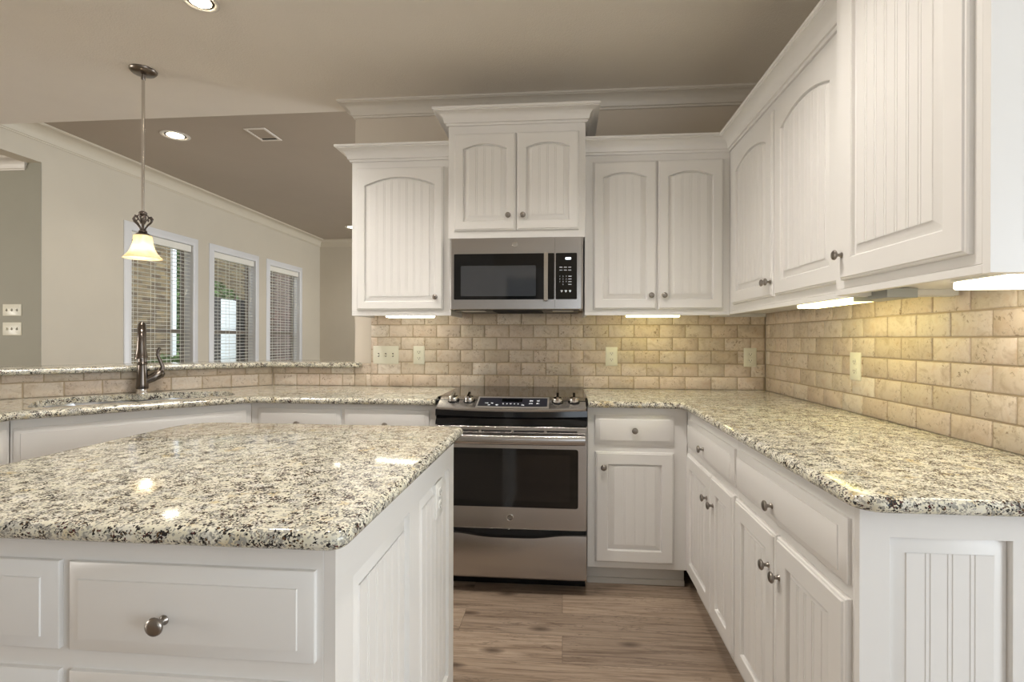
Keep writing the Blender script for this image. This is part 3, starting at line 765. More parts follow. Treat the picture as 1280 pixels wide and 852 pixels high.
MB().lathe([(0.030, 0), (0.030, 0.006), (0.026, 0.011), (0.0245, 0.020), (0.0245, 0.030)], (fx, fy, zz), 'z', 28).build('base_ring', M['chrome'], t, base=bs)
MB().lathe([(0.029, 0.026), (0.031, 0.034), (0.029, 0.055), (0.026, 0.10), (0.023, 0.135), (0.020, 0.160), (0.024, 0.163), (0.025, 0.170), (0.021, 0.176), (0.019, 0.182)], (fx, fy, zz), 'z', 28).build('body', M['pewter'], t, base=bs)
# spout arcs forward over the sink (towards +A direction normal to the slanted counter)
fwd = Vector((0.65, -0.76, 0)); pts = []; rr = []
fb_ = Vector((fx, fy, zz))
for i in range(15):
    a = PI * i / 14; R_ = 0.092
    pts.append(fb_ + fwd * (R_ - R_ * math.cos(a)) + Vector((0, 0, 0.292 + R_ * 1.05 * math.sin(a)))); rr.append(0.0185)
pts = [fb_ + Vector((0, 0, 0.178)), fb_ + Vector((0, 0, 0.24))] + pts; rr = [0.0200, 0.0190] + rr
MB().tube(pts, rr, 16).build('spout', M['pewter'], t, base=bs, smooth=60)
e0 = pts[-1]
MB().lathe([(0.0185, 0.012), (0.0205, 0.0), (0.0215, -0.030), (0.026, -0.060), (0.0285, -0.078), (0.0305, -0.082), (0.0305, -0.088), (0.02, -0.090), (0.0005, -0.088)], tuple(e0), 'z', 24).build('spray_head', M['pewter'], t, base=bs, smooth=50)
sd_ = Vector((0.70711, 0.70711, 0))
hp = [fb_ + Vector((0, 0, 0.068)) + sd_ * 0.012, fb_ + Vector((0, 0, 0.085)) + sd_ * 0.045, fb_ + Vector((0, 0, 0.112)) + sd_ * 0.085, fb_ + Vector((0, 0, 0.120)) + sd_ * 0.098]
MB().tube(hp, [0.021, 0.024, 0.0280, 0.016], 14).build('lever_hub', M['pewter'], t, base=bs, smooth=60)
lp = [fb_ + Vector((0, 0, z)) + sd_ * s for s, z in ((0.088, 0.112), (0.094, 0.150), (0.082, 0.185), (0.070, 0.215), (0.072, 0.240), (0.082, 0.256))]
MB().tube(lp, [0.015, 0.011, 0.009, 0.0082, 0.009, 0.0092], 12).build('lever', M['pewter'], t, base=bs, smooth=60)

# ------------------------------------------------------------------ text helper
def text_mesh(body, size, name, mat, parent, loc, base, rot=(PI / 2, 0, 0), depth=0.0004, shear=0):
    c = bpy.data.curves.new('txt', 'FONT'); c.body = body; c.size = size; c.align_x = 'CENTER'; c.align_y = 'CENTER'; c.extrude = depth; c.shear = shear
    o = bpy.data.objects.new('txt', c); COL.objects.link(o); dg = bpy.context.evaluated_depsgraph_get()
    me = bpy.data.meshes.new_from_object(o.evaluated_get(dg)); bpy.data.objects.remove(o); bpy.data.curves.remove(c)
    me.transform(Matrix.Translation(Vector(loc) - Vector(base)) @ Euler(rot).to_matrix().to_4x4())
    me.materials.clear(); me.materials.append(mat)
    n = bpy.data.objects.new(name, me); COL.objects.link(n); n.parent = parent; return n
def badge(parent, x, y, z, base, r=0.0125, face='slot'):
    mb = MB(); mb.lathe([(r, 0), (r, -0.0022), (r * 0.9, -0.003), (r * 0.84, -0.0022)], (x, y, z), 'y', 28, cap=False); mb.cur = 1
    mb.lathe([(r * 0.84, -0.0021), (0.0005, -0.0022)], (x, y, z), 'y', 28)
    o = mb.build('badge', [M['chrome'], M[face]], parent, base=base)
    ink = M['chrome'] if face == 'slot' else M['greyplastic']
    text_mesh('GE', r * 1.0, 'monogram', ink, o, (x, y - 0.0024, z), base, shear=0.3)
    rg = MB()
    rg.tube([(x + r * 0.72 * math.cos(a), y - 0.0024, z + r * 0.72 * math.sin(a)) for a in [2 * PI * i / 24 for i in range(25)]], 0.0004, 6).build('ring', ink, o, base=base)
    return o

# ------------------------------------------------------------------ range
RX0, RX1, RYF = -0.640, 0.120, 2.478
t = thing('range', 'stainless slide-in electric range with black control front between the base cabinets', 'stove', (-0.26, 2.85, FL)); bs = (-0.26, 2.85, FL)
MB().box(RX0 + 0.004, RX1 - 0.004, 2.53, 3.20, FL + 0.06, 0.88).box(RX0 + 0.05, RX0 + 0.09, 2.63, 2.67, FL, FL + .06).box(RX1 - 0.09, RX1 - 0.05, 2.63, 2.67, FL, FL + .06).box(RX0 + 0.05, RX0 + 0.09, 3.1, 3.14, FL, FL + .06).box(RX1 - 0.09, RX1 - 0.05, 3.1, 3.14, FL, FL + .06).build('body', M['black'], t, base=bs)
MB().box(RX0 + 0.004, RX1 - 0.004, 2.60, 2.62, FL, FL + 0.06).build('base_shadow', M['black'], t, base=bs)  # black strip standing in for the dark shadow under the range
MB().box(-0.658, 0.1255, 2.60, 3.205, 0.9145, 0.924).build('cooktop', M['glassblack'], t, base=bs, bevel=0.003)
MB().box(-0.656, 0.1235, 2.555, 2.62, 0.885, 0.914).build('side_flange', M['black'], t, base=bs, bevel=0.003)
# control panel: sloped stainless sheet with bowed lower edge above a bowed black apron
CXm = (RX0 + RX1) / 2
def bow(x, d): return d * (1 - ((x - CXm) / 0.38) ** 2)
nx = 24; xs = [RX0 + 0.006 + (RX1 - RX0 - 0.012) * i / nx for i in range(nx + 1)]
mb = MB()
loops = []
for x in xs:
    f = 2.478 - bow(x, 0.022)
    loops.append([(x, 2.62, 0.925), (x, 2.60, 0.927), (x, f + 0.012, 0.889 - bow(x, 0.006)), (x, f + 0.004, 0.882 - bow(x, 0.006)), (x, f + 0.006, 0.874 - bow(x, 0.006)), (x, 2.62, 0.874)])
mb.loft(loops, True, True)
cp = mb.build('control_panel', M['steel'], t, base=bs, smooth=35)
mb = MB(); loops = []
for i, x in enumerate([RX0 + (RX1 - RX0) * k / nx for k in range(nx + 1)]):
    f = 2.478 - bow(x, 0.020)
    loops.append([(x, 2.60, 0.8745), (x, f + 0.006, 0.8735 - bow(x, .006)), (x, f + 0.004, 0.845 - bow(x, .004)), (x, f + 0.022, 0.830), (x, 2.486 - bow(x, .004), 0.812), (x, 2.482, 0.797), (x, 2.60, 0.797)])
mb.loft(loops, True, True); mb.build('apron', M['black'], t, base=bs, smooth=50)
def on_panel(x, v):
    """point on sloped panel; v 0 at rear, 1 at the front edge"""
    f = 2.478 - bow(x, 0.022); a = Vector((x, 2.60, 0.9275)); b = Vector((x, f + 0.012, 0.8895 - bow(x, 0.006))); return a.lerp(b, v)
def panel_patch(x0, x1, v0, v1, lift, name, mat, parent, n=10):
    nr = Vector((0, -0.3, 0.95)).normalized(); top = []; l0 = []; l1 = []
    mb = MB()
    ring = lambda lf: [on_panel(x0 + (x1 - x0) * i / n, v1) + nr * lf for i in range(n + 1)] + [on_panel(x1 - (x1 - x0) * i / n, v0) + nr * lf for i in range(n + 1)]
    mb.loft([ring(0.0), ring(lift)], False, True); return mb.build(name, mat, parent, base=bs)
panel_patch(-0.436, -0.069, 0.06, 0.97, 0.0020, 'bezel', M['steelrim'], cp)
panel_patch(-0.427, -0.078, 0.17, 0.87, 0.0026, 'keypad', M['panelblue'], cp)
panel_patch(-0.310, -0.205, 0.24, 0.50, 0.0032, 'display', M['glassblack'], cp)
for i, (x, v, wd) in enumerate([(-0.385, 0.62, .016), (-0.357, 0.62, .012), (-0.37, 0.78, .01), (-0.33, 0.76, .014), (-0.300, 0.66, .006), (-0.281, 0.66, .006), (-0.262, 0.66, .006), (-0.243, 0.66, .006), (-0.224, 0.66, .006), (-0.200, 0.76, .014), (-0.160, 0.40, .018), (-0.125, 0.40, .014), (-0.160, 0.62, .018), (-0.125, 0.62, .014)]):
    panel_patch(x - wd / 2, x + wd / 2, v - 0.035, v + 0.035, 0.0031, 'key_mark', M['keytext'], cp, 2)
nr = Vector((0, -0.3, 0.95)).normalized(); Rm = Vector((0, 0, 1)).rotation_difference(nr).to_matrix().to_4x4()
for x in (-0.562, -0.480, -0.026, 0.056):
    c = on_panel(x, 0.42); mb = MB(); mb.M = Matrix.Translation(c) @ Rm
    mb.lathe([(0.030, -0.0005), (0.030, 0.004), (0.027, 0.005)], (0, 0, 0), 'z', 24); mb.cur = 1
    mb.lathe([(0.026, 0.0045), (0.0255, 0.017), (0.022, 0.023), (0.013, 0.025), (0.0005, 0.025)], (0, 0, 0), 'z', 24)
    mb.box(-0.006, 0.006, -0.028, 0.028, 0.018, 0.037)
    mb.build('knob', [M['black'], M['chrome']], cp, base=bs, smooth=40)
# oven door, window, handle
mb = MB(); y0 = RYF
mb.box(RX0 + 0.001, RX1 - 0.001, y0, 2.53, 0.284, 0.793)
od = mb.build('oven_door', M['steel'], t, base=bs, bevel=0.004)
for i in range(4):
    x0 = RX0 + 0.072 + i * 0.163; MB().box(x0, x0 + 0.15, y0 - 0.001, y0 + 0.01, 0.766, 0.774).build('vent_slot', M['dark'], od, base=bs)
def rrect(x0, x1, z0, z1, r, y, n=5):
    return [(a, y, b) for a, b in arc((x1 - r, z1 - r), r, 0, 90, n) + arc((x0 + r, z1 - r), r, 90, 180, n) + arc((x0 + r, z0 + r), r, 180, 270, n) + arc((x1 - r, z0 + r), r, 270, 360, n)]
MB().loft([rrect(-0.600, 0.076, 0.393, 0.684, 0.012, y0 + 0.002), rrect(-0.600, 0.076, 0.393, 0.684, 0.012, y0 - 0.0015)], True, True).build('door_glass', M['glassblack'], od, base=bs)
MB().loft([rrect(-0.560, 0.036, 0.425, 0.655, 0.01, y0 + 0.000), rrect(-0.560, 0.036, 0.425, 0.655, 0.01, y0 - 0.0022)], True, True).build('window', M['ovenwindow'], od, base=bs)
mb = MB(); loops = []
for i in range(25):
    x = RX0 + 0.012 + (RX1 - RX0 - 0.024) * i / 24
    yb = y0 - 0.030 - 0.012 * (1 - ((x - CXm) / 0.37) ** 2); h = 0.0245
    loops.append([(x, yb + 0.014 * math.cos(a), 0.735 + h * math.sin(a)) for a in [2 * PI * k / 14 for k in range(14)]])
mb.loft(loops, True, True)
for x in (RX0 + 0.02, RX1 - 0.045): mb.box(x, x + 0.025, y0 - 0.032, y0, 0.718, 0.752)
mb.build('handle', M['steel'], od, base=bs, smooth=50)
badge(od, CXm, y0, 0.341, bs, 0.0175)
# storage drawer with scooped upper edge
MB().box(RX0 + 0.002, RX1 - 0.002, 2.505, 2.53, 0.236, 0.284).build('drawer_gap', M['dark'], t, base=bs)
mb = MB(); loops = []
for i in range(33):
    x = RX0 + 0.002 + (RX1 - RX0 - 0.004) * i / 32
    u = (x - CXm) / 0.38; zt = 0.262 - 0.018 * math.exp(-(u / 0.55) ** 4); f = y0 - 0.004 * (1 - u * u)
    loops.append([(x, f + 0.010, zt), (x, f + 0.002, zt - 0.004), (x, f - 0.002, zt - 0.05), (x, f, 0.045), (x, f + 0.008, 0.037), (x, 2.525, 0.037), (x, 2.525, zt)])
mb.loft(loops, True, True); mb.build('storage_drawer', M['steel'], t, base=bs, smooth=40)

# ------------------------------------------------------------------ microwave
MX0, MX1, MYF, MZ0, MZ1 = -0.640, 0.110, 2.785, 1.392, 1.794
t = thing('microwave', 'stainless over-the-range microwave below the middle wall cabinet', 'microwave', (-0.265, 3.0, MZ0)); bs = (-0.265, 3.0, MZ0)
MB().box(MX0 + 0.004, MX1 - 0.004, 2.822, 3.21, MZ0 + 0.012, MZ1).build('case', M['fanblade'], t, base=bs, bevel=0.003)
XS = -0.045
def sx(v): return v * 0.9897       # measured on a plane slightly behind the door
dr_ = MB().loft([[(MX0, 2.822, MZ0), (XS - 0.001, 2.822, MZ0), (XS - 0.001, 2.822, MZ1), (MX0, 2.822, MZ1)], [(MX0, MYF + 0.014, MZ0), (XS - 0.001, MYF + 0.006, MZ0), (XS - 0.001, MYF + 0.006, MZ1), (MX0, MYF + 0.014, MZ1)],
                 [(MX0 + 0.012, MYF, MZ0 + 0.003), (XS - 0.001, MYF, MZ0 + 0.003), (XS - 0.001, MYF, MZ1 - 0.003), (MX0 + 0.012, MYF, MZ1 - 0.003)]], True, True).build('door', M['steel'], t, base=bs, smooth=30)
MB().loft([rrect(-0.613, XS - 0.004, 1.447, 1.703, 0.006, MYF + 0.002), rrect(-0.613, XS - 0.004, 1.447, 1.703, 0.006, MYF - 0.0015)]).build('door_glass', M['glassblack'], dr_, base=bs)
MB().loft([rrect(-0.574, -0.151, 1.466, 1.636, 0.006, MYF), rrect(-0.574, -0.151, 1.466, 1.636, 0.006, MYF - 0.0022)]).build('window', M['window_glass'], dr_, base=bs)
mb = MB(); hx = -0.091
mb.loft([rrect(hx - 0.016, hx + 0.010, 1.437, 1.704, 0.008, MYF - 0.030), rrect(hx - 0.014, hx + 0.008, 1.439, 1.702, 0.007, MYF - 0.040)], True, True)
mb.box(hx - 0.012, hx + 0.006, MYF - 0.031, MYF, 1.448, 1.466).box(hx - 0.012, hx + 0.006, MYF - 0.031, MYF, 1.676, 1.694)
mb.build('handle', M['chrome'], dr_, base=bs, smooth=40)
badge(dr_, -0.268, MYF, 1.752, bs, 0.0155, 'chrome')
cp = MB().loft([[(XS, 2.822, MZ0), (MX1, 2.822, MZ0), (MX1, 2.822, MZ1), (XS, 2.822, MZ1)], [(XS, MYF + 0.006, MZ0), (MX1, MYF + 0.014, MZ0), (MX1, MYF + 0.014, MZ1), (XS, MYF + 0.006, MZ1)],
                [(XS, MYF, MZ0 + 0.003), (MX1 - 0.012, MYF, MZ0 + 0.003), (MX1 - 0.012, MYF, MZ1 - 0.003), (XS, MYF, MZ1 - 0.003)]], True, True).build('control_panel', M['steel'], t, base=bs, smooth=30)
MB().loft([rrect(XS + 0.004, 0.076, 1.447, 1.703, 0.006, MYF + 0.002), rrect(XS + 0.004, 0.076, 1.447, 1.703, 0.006, MYF - 0.0015)]).build('keypad', M['glassblack'], cp, base=bs)
yk = MYF - 0.0017
MB().loft([rrect(0.012, 0.043, 1.666, 1.679, 0.003, yk), rrect(0.012, 0.043, 1.666, 1.679, 0.003, yk - 0.0006)]).build('display', M['display'], cp, base=bs)
def key_label(*bxs):
    mb = MB()
    for q_ in bxs: mb.box(q_[0], q_[1], yk - 0.0004, yk, q_[2], q_[3])
    mb.build('key_label', M['keytext'], cp, base=bs)
for z in (1.624, 1.608):
    for x in (-0.012, 0.012, 0.036): key_label((x - 0.008, x + 0.008, z - 0.0022, z + 0.0022))
for z in (1.574, 1.559, 1.544, 1.529): key_label((0.029, 0.046, z - 0.002, z + 0.002))
for x in (-0.008, 0.015, 0.038): key_label((x - 0.006, x + 0.006, 1.491, 1.497), (x - 0.003, x + 0.003, 1.486, 1.491))
for r, row in enumerate(('123', '456', '789', ' 0 ')):
    for c, ch in enumerate(row):
        if ch != ' ': text_mesh(ch, 0.0105, 'key_digit', M['keytext'], cp, (-0.018 + 0.0175 * c, yk, 1.574 - 0.015 * r), bs)
# underside: lamp lenses, grease filter, vent lip
mb = MB(); mb.box(MX0 + 0.02, MX1 - 0.02, 2.83, 3.2, MZ0 - 0.004, MZ0 + 0.012); mb.build('underside', M['fanblade'], t, base=bs)
MB().box(-0.585, -0.45, 2.84, 2.93, MZ0 - 0.006, MZ0 - 0.003).build('lamp_lens', M['shelf'], t, base=bs)
MB().box(-0.06, 0.06, 2.84, 2.93, MZ0 - 0.006, MZ0 - 0.003).build('lamp_lens', M['shelf'], t, base=bs)
mb = MB()
for i in range(9): mb.box(-0.40 + 0.0, -0.12, 2.845 + i * 0.03, 2.862 + i * 0.03, MZ0 - 0.007, MZ0 - 0.003)
mb.build('filter_grille', M['dark'], t, base=bs)

# ------------------------------------------------------------------ under-cabinet lights
GL = 'under-cabinet lights'
def ucl(label, x0, x1, y0, y1, z1, lens, grey=None):
    t = thing('cabinet_light', label, 'light', ((x0 + x1) / 2, (y0 + y1) / 2, z1 - 0.028), 0, GL); bs = ((x0 + x1) / 2, (y0 + y1) / 2, z1 - 0.028)
    MB().box(x0, x1, y0, y1, z1 - 0.008, z1).build('housing', M['shelf'], t, base=bs)
    MB().box(x0 + .003, x1 - .003, y0 + .003, y1 - .003, z1 - 0.028, z1 - 0.008).build('lens', lens, t, base=bs, bevel=0.004)
    if grey: MB().box(*grey).build('end_cap', M['greyplastic'], t, base=bs, bevel=0.002)
ucl('slim lit light strip under the wall cabinet left of the microwave', -1.070, -0.775, 2.945, 3.01, UZ0 + .02, M['lenscool'])
ucl('slim lit light strip under the wall cabinet right of the microwave', 0.366, 0.672, 2.945, 3.01, UZ0 + .02, M['lens'])
ucl('lit light strip with grey end under the right wall cabinet beside the corner', 0.985, 1.075, 1.80, 2.22, 1.387, M['lens'], (0.985, 1.075, 1.62, 1.80, 1.357, 1.386))
ucl('bright light panel under the near right wall cabinet', 1.03, 1.20, 1.165, 1.43, 1.389, M['lenscool'])

# ------------------------------------------------------------------ switch plates and outlets
def plate(name, label, cat, org, du, nrm, w, h, kinds, group=None, pm='plate', back=0.0):
    """wall plate centred on org; kinds per gang: t toggle, o duplex outlet, d dimmer"""
    rz = math.atan2(du[1], du[0]); t = thing(name, label, cat, org, rz, group)
    MB().loft([rrect(-w / 2, w / 2, -h / 2, h / 2, 0.004, back), rrect(-w / 2, w / 2, -h / 2, h / 2, 0.004, -0.003), rrect(-w / 2 + 0.004, w / 2 - 0.004, -h / 2 + 0.004, h / 2 - 0.004, 0.004, -0.0055)]).build('cover_plate', M[pm], t)
    n = len(kinds); p = w / n if n < 2 else 0.046 * (w / (0.046 * n + 0.026))
    for i, k in enumerate(kinds):
        x = (i - (n - 1) / 2) * p
        if k == 't':
            MB().box(x - 0.005, x + 0.005, -0.0058, -0.004, -0.012, 0.012).build('toggle_slot', M['slot'], t)
            mb = MB(); mb.M = Matrix.Translation((x, -0.005, 0.002)) @ Matrix.Rotation(math.radians(28), 4, 'X'); mb.box(-0.004, 0.004, -0.014, 0, -0.005, 0.005); mb.build('toggle', M['plate'], t, bevel=0.001)
        elif k == 'd':
            MB().lathe([(0.012, -0.005), (0.0115, -0.018), (0.0005, -0.018)], (x, 0, 0), 'y', 20).build('dimmer_knob', M['plate'], t)
        else:
            for z in (0.0195, -0.0195):
                mb = MB(); mb.loft([rrect(x - 0.0165, x + 0.0165, z - 0.0135, z + 0.0135, 0.009, -0.0045), rrect(x - 0.016, x + 0.016, z - 0.013, z + 0.013, 0.009, -0.0072)]); rc = mb.build('receptacle', M[pm], t)
                mb = MB(); mb.box(x - 0.0075, x - 0.0055, -0.0076, -0.007, z - 0.003, z + 0.0055).box(x + 0.0055, x + 0.0075, -0.0076, -0.007, z - 0.003, z + 0.0055).lathe([(0.0025, -0.0076), (0.0025, -0.007)], (x, 0, z - 0.008), 'y', 10)
                mb.build('slots', M['slot'], rc)
    return t
plate('switch_plate', 'ivory three-gang switch plate on the tile beside the bar end', 'switch', (-1.160, TY, 1.120), (1, 0), (0, -1), 0.172, 0.119, 'ttt')
GO = 'ivory wall outlets'
plate('wall_outlet', 'ivory outlet on the tile just right of the three-gang switch plate', 'outlet', (-0.938, TY, 1.120), (1, 0), (0, -1), 0.074, 0.119, 'o', GO)
plate('wall_outlet', 'white outlet on the back tile right of the range', 'outlet', (0.306, TY, 1.118), (1, 0), (0, -1), 0.075, 0.119, 'o', GO)
plate('wall_outlet', 'cream outlet on the back tile beside the right corner', 'outlet', (1.154, TY, 1.116), (1, 0), (0, -1), 0.076, 0.117, 'o', GO)
plate('wall_outlet', 'yellow-lit outlet on the right wall tile', 'outlet', (TX, 2.254, 1.114), (0, -1), (-1, 0), 0.078, 0.119, 'o', GO)
plate('wall_outlet', 'white outlet on the beaded side panel of the island', 'outlet', (-0.3862, 1.536, 0.732), (0, 1), (1, 0), 0.084, 0.108, 'o', GO, 'platewhite', 0.012)
GH = 'hall switch plates'
plate('switch_plate', 'upper of the two three-gang switch plates on the grey hall wall', 'switch', (-5.02, 4.185, 1.480), (1, 0), (0, -1), 0.188, 0.106, 'ttt', GH)
plate('switch_plate', 'lower three-gang switch plate with dimmer knob on the grey hall wall', 'switch', (-5.02, 4.185, 1.308), (1, 0), (0, -1), 0.188, 0.118, 'dtt', GH)

# ------------------------------------------------------------------ pendant lamp
px, py = -2.420, 2.706; f_ = 1.0211
zz = lambda z: CAM_H + (z - CAM_H) * f_
t = thing('pendant_lamp', 'bell glass pendant lamp on a long metal rod above the sink corner', 'lamp', (px, py, CZ - 0.002)); bs = (px, py, CZ - 0.002)
MB().lathe([(0.068, CZ - 0.001), (0.068, CZ - 0.008), (0.058, CZ - 0.020), (0.030, CZ - 0.026), (0.012, CZ - 0.028), (0.011, CZ - 0.055), (0.0075, CZ - 0.062)], (px, py, 0), 'z', 32).build('canopy', M['rod'], t, base=bs)
MB().lathe([(0.0085, CZ - 0.05), (0.0085, zz(1.945))], (px, py, 0), 'z', 14).build('rod', M['chrome'], t, base=bs)
mb = MB(); z1, z0 = zz(1.945), zz(1.822)
mb.lathe([(0.010, z1), (0.018, z1 - 0.006), (0.022, z1 - 0.014), (0.018, z1 - 0.022), (0.009, z1 - 0.028)], (px, py, 0), 'z', 16)
mb.lathe([(0.014, z0 + 0.018), (0.020, z0 + 0.010), (0.022, z0 + 0.004), (0.016, z0)], (px, py, 0), 'z', 16)
for k in range(6):
    a = PI / 3 * k + 0.3; d = Vector((math.cos(a), math.sin(a), 0)); sgn = Vector((-math.sin(a), math.cos(a), 0))
    P3 = lambda r, z, w=0: Vector((px, py, z)) + d * r + sgn * w
    mb.tube([P3(0.009, z0 + 0.010), P3(0.014, z0 + 0.028), P3(0.028, z0 + 0.048), P3(0.044, z0 + 0.064), P3(0.050, z0 + 0.080), P3(0.043, z0 + 0.092), P3(0.031, z0 + 0.090), P3(0.026, z0 + 0.078), P3(0.032, z0 + 0.070)], [0.0045, 0.0045, 0.0045, 0.0048, 0.0048, 0.0045, 0.004, 0.0036, 0.003], 8)
    mb.tube([P3(0.012, z1 - 0.020), P3(0.022, z1 - 0.026, 0.006), P3(0.024, z1 - 0.040, 0.010), P3(0.014, z1 - 0.056, 0.004), P3(0.009, z1 - 0.072)], 0.0034, 8)
mb.build('scroll_ornament', M['pewter'], t, base=bs, smooth=60)
mb = MB(); mb.lathe([(0.012, z0 + 0.004), (0.026, z0 - 0.002), (0.038, z0 - 0.012), (0.041, z0 - 0.020)], (px, py, 0), 'z', 24); mb.build('shade_cap', M['rod'], t, base=bs, smooth=60)
sh0 = z0 - 0.014; H = sh0 - zz(1.676)
prof = [(0.030, 0), (0.040, 0.005), (0.0445, 0.03), (0.0475, 0.25), (0.0515, 0.42), (0.059, 0.60), (0.070, 0.76), (0.084, 0.89), (0.0945, 0.975), (0.096, 1.0)]
pr = [(r, sh0 - (u if u > 0.05 else u) * H) for r, u in prof]
pr = pr + [(r - 0.004, z + (0.001)) for r, z in pr[::-1]]
MB().lathe(pr, (px, py, 0), 'z', 40, cap=False).build('shade', M['shade'], t, base=bs, smooth=60)
MB().lathe([(0.0005, sh0 - 0.122), (0.017, sh0 - 0.116), (0.025, sh0 - 0.100), (0.021, sh0 - 0.082), (0.012, sh0 - 0.068), (0.0005, sh0 - 0.066)], (px, py, 0), 'z', 16).build('bulb', M['bulb'], t, base=bs, smooth=60)

# ------------------------------------------------------------------ ceiling fittings
GC = 'recessed ceiling lights'
def can(label, x, y, z, r, power):
    t = thing('recessed_light', label, 'light', (x, y, z), 0, GC); bs = (x, y, z)
    MB().lathe([(r, z - 0.0005), (r, z - 0.004), (r * 0.93, z - 0.007), (r * 0.80, z - 0.004), (r * 0.74, z - 0.0005)], (x, y, 0), 'z', 36, cap=False).build('trim_ring', M['trim'], t, base=bs, smooth=60)
    MB().lathe([(r * 0.74, z - 0.0008), (r * 0.74, z - 0.0012), (r * 0.56, z - 0.0022)], (x, y, 0), 'z', 36, cap=False).build('baffle', M['rod'], t, base=bs)
    MB().lathe([(r * 0.58, z - 0.0025), (r * 0.52, z - 0.006), (0.0005, z - 0.008)], (x, y, 0), 'z', 32).build('lens', M['can'], t, base=bs, smooth=60)
    spot('recessed_light_beam', (x, y, z - 0.03), power, WARM)
can('recessed ceiling light at the top picture edge above the sink', -1.665, 2.175, CZ, 0.078, 40)
can('recessed light in the dining room ceiling right of the pendant rod', -3.645, 4.44, DZ, 0.122, 16)
can('far recessed light peeping out beside the left wall cabinet', -3.62, 8.33, DZ, 0.11, 16)
for (x, y) in ((0.12, 1.55), (-1.0, 1.6)):
    can('recessed ceiling light above the kitchen aisle', x, y, CZ, 0.085, 46)
t = thing('ceiling_vent', 'small metal air vent in the dining room ceiling', 'vent', (-2.80, 4.48, DZ)); bs = (-2.80, 4.48, DZ)
fr = MB(); VX0, VX1, VY0, VY1 = -2.905, -2.700, 4.335, 4.625
fr.box(VX0, VX1, VY0, VY0 + 0.025, DZ - 0.008, DZ - .0005).box(VX0, VX1, VY1 - 0.025, VY1, DZ - 0.008, DZ - .0005).box(VX0, VX0 + 0.025, VY0 + .025, VY1 - .025, DZ - 0.008, DZ - .0005).box(VX1 - 0.025, VX1, VY0 + .025, VY1 - .025, DZ - 0.008, DZ - .0005)
fr.build('frame', M['ceil'], t, base=bs, bevel=0.002)
MB().box(VX0 + .02, VX1 - .02, VY0 + .02, VY1 - .02, DZ - 0.0015, DZ - .0006).build('duct', M['dark'], t, base=bs)
mb = MB()
for i in range(7):
    y = VY0 + 0.028 + i * 0.029; mb.add([(VX0 + .025, y, DZ - 0.002), (VX1 - .025, y, DZ - 0.002), (VX1 - .025, y + 0.022, DZ - 0.0075), (VX0 + .025, y + 0.022, DZ - 0.0075)], [(0, 1, 2, 3)])
mb.build('louvres', M['ceil_dimmed'], t, base=bs, smooth=0)

# ------------------------------------------------------------------ blinds
BL = ['white slatted blind in the near dining window behind the pendant lamp', 'white slatted blind in the middle dining window with a bright panel outside', 'white slatted blind in the far dining window, furthest right']
for k, (a, b) in enumerate(WIN):
    t = thing('window_blind', BL[k], 'blind', (XL - 0.05, (a + b) / 2, WZ0 + .02), 0, 'dining room blinds'); bs = (XL - 0.05, (a + b) / 2, WZ0 + .02)
    MB().box(XL - 0.075, XL - 0.012, a + 0.006, b - 0.006, WZ1 - 0.085, WZ1 - 0.004).build('valance', M['blind'], t, base=bs, bevel=0.004)
    mb = MB(); z = WZ1 - 0.11; tilt = math.radians(-3)
    while z > WZ0 + 0.06:
        ring = lambda yy: [(XL - 0.045 + dx * math.cos(tilt), yy, z + dx * math.sin(tilt) + dz) for dx, dz in ((-0.024, 0), (0, 0.0024), (0.024, 0), (0.024, -0.0026), (0, -0.0004), (-0.024, -0.0026))]
        mb.loft([ring(a + 0.012), ring(b - 0.012)]); z -= 0.046
    mb.build('slats', M['blind'], t, base=bs, smooth=0)
    MB().box(XL - 0.068, XL - 0.022, a + 0.012, b - 0.012, WZ0 + 0.022, WZ0 + 0.045).build('bottom_rail', M['blind'], t, base=bs, bevel=0.004)
    mb = MB()
    for u in (0.12, 0.38, 0.64, 0.88):
        y = a + (b - a) * u
        for x in (XL - 0.071, XL - 0.019): mb.tube([(x, y, WZ0 + 0.04), (x, y, WZ1 - 0.08)], 0.0022, 6)
    mb.build('ladder_cords', M['blind'], t, base=bs)
    for y, zc in ((b - 0.085, 1.84), (b - 0.105, 1.80)):
        mb = MB(); mb.tube([(XL - 0.014, y, zc), (XL - 0.014, y, WZ1 - 0.08)], 0.0012, 6); mb.lathe([(0.004, zc + 0.004), (0.0085, zc - 0.008), (0.0085, zc - 0.026), (0.002, zc - 0.034)], (XL - 0.014, y, 0), 'z', 10); mb.build('pull_cord', M['blind'], t, base=bs)

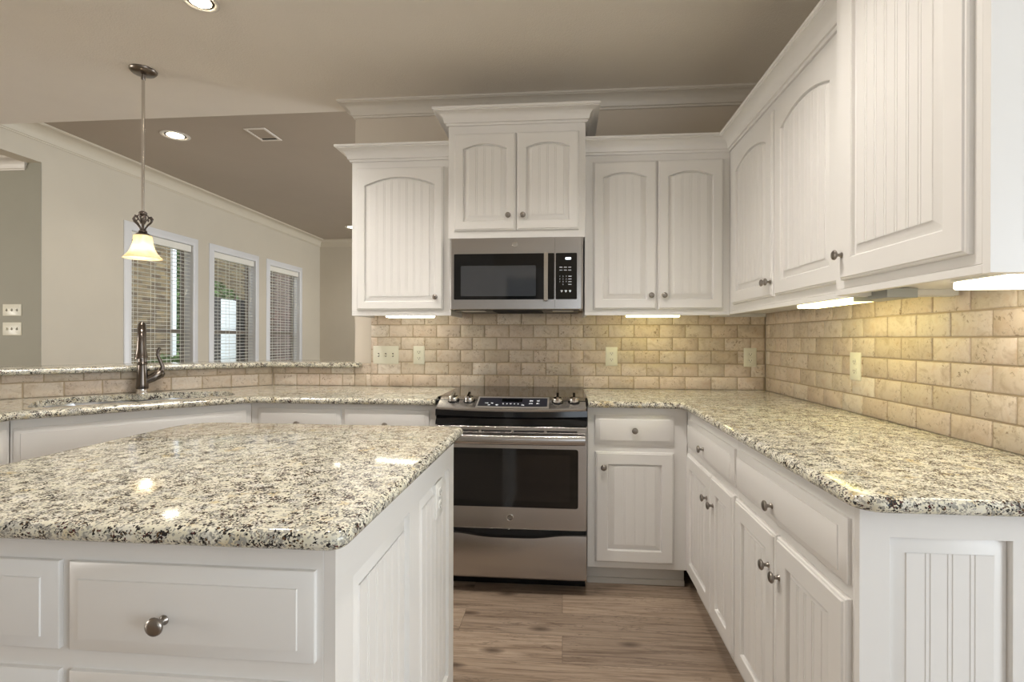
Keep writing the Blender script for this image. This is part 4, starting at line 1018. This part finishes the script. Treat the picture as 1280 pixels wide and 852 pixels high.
# ------------------------------------------------------------------ outside the dining windows
struct(MB().box(-16, -9.0, 2, 26, FL - 0.25, FL - 0.15).box(-9.0, XL - 0.15, 4.3, 26, FL - 0.25, FL - 0.15).build('ground', M['grass']))
OX = -7.9
t = thing('brick_wall', 'tan brick wall seen through the near dining window blind', 'wall', (OX - .15, 7.5, FL - .15)); bs = (OX - .15, 7.5, FL - .15)
MB().box(OX - 0.3, OX, 5.5, 9.50, FL - .15, 3.6).build('brick_face', M['brick'], t, base=bs)
MB().box(OX - 0.02, OX + 0.05, 9.50, 9.60, FL - .15, 3.6).build('corner_post', M['siding'], t, base=bs)
t = thing('neighbor_house', 'brown brick house wall seen through the far dining window blind', 'building', (-8.75, 16, FL - .15)); bs = (-8.75, 16, FL - .15)
b2 = MB().box(-12.4, -12.0, 11.0, 19.5, FL - .15, 5.0).build('garden_wall', M['brick']); tag(b2, 'tan brick wall far behind the middle dining window blind', 'wall')
MB().box(-8.9, -8.6, 14.35, 19.0, FL - .15, 4.2).build('brick_front', M['brickred'], t, base=bs)
MB().box(-8.62, -8.55, 15.3, 15.4, FL - .15, 4.2).build('downspout', M['siding'], t, base=bs)
t = thing('shed_door', 'bright white panelled door outside the middle dining window', 'door', (-9.5, 13.5, FL - .15)); bs = (-9.5, 13.5, FL - .15)
mb = MB()
for i in range(6): mb.box(-9.56, -9.5, 13.19, 13.89, FL - .15 + i * 0.42, FL - .15 + i * 0.42 + 0.41)
mb.build('panels', M['siding'], t, base=bs, bevel=0.01)
MB().box(-9.6, -9.47, 12.95, 13.19, FL - .15, 2.36).box(-9.6, -9.47, 13.89, 14.30, FL - .15, 2.36).build('frame', M['fanblade'], t, base=bs)
def bush(label, x, y, z0, rx, ry, rz, n, seed):
    rnd = random.Random(seed); mb = MB()
    for i in range(n):
        v = Vector((rnd.gauss(0, 1), rnd.gauss(0, 1), rnd.gauss(0, 1))).normalized() * rnd.uniform(0.55, 1) ** 0.5
        c = Vector((x + v.x * rx, y + v.y * ry, z0 + rz + v.z * rz)); q = Euler((rnd.uniform(0, 6.3), rnd.uniform(0, 6.3), rnd.uniform(0, 6.3))).to_matrix(); s = rnd.uniform(0.05, 0.1)
        mb.add([c + q @ Vector(p) * s for p in ((-1, 0, 0), (0, -0.45, 0.1), (1, 0, 0), (0, 0.45, 0.1))], [(0, 1, 2, 3)])
    o = mb.build('shrub', M['leaf'], smooth=0); return tag(o, label, 'shrub', 'shrubs outside the dining windows')
bush('long green shrub behind the bright panel outside the middle window', -10.6, 13.6, FL - .15, 0.5, 2.6, 1.65, 5200, 3)
bush('green shrub at the right edge of the near window view', -8.6, 10.35, FL - .15, 0.5, 0.50, 1.9, 3600, 4)
bush('low green shrub below the brick wall outside the near window', -7.3, 8.9, FL - .15, 0.35, 0.9, 0.55, 1500, 5)
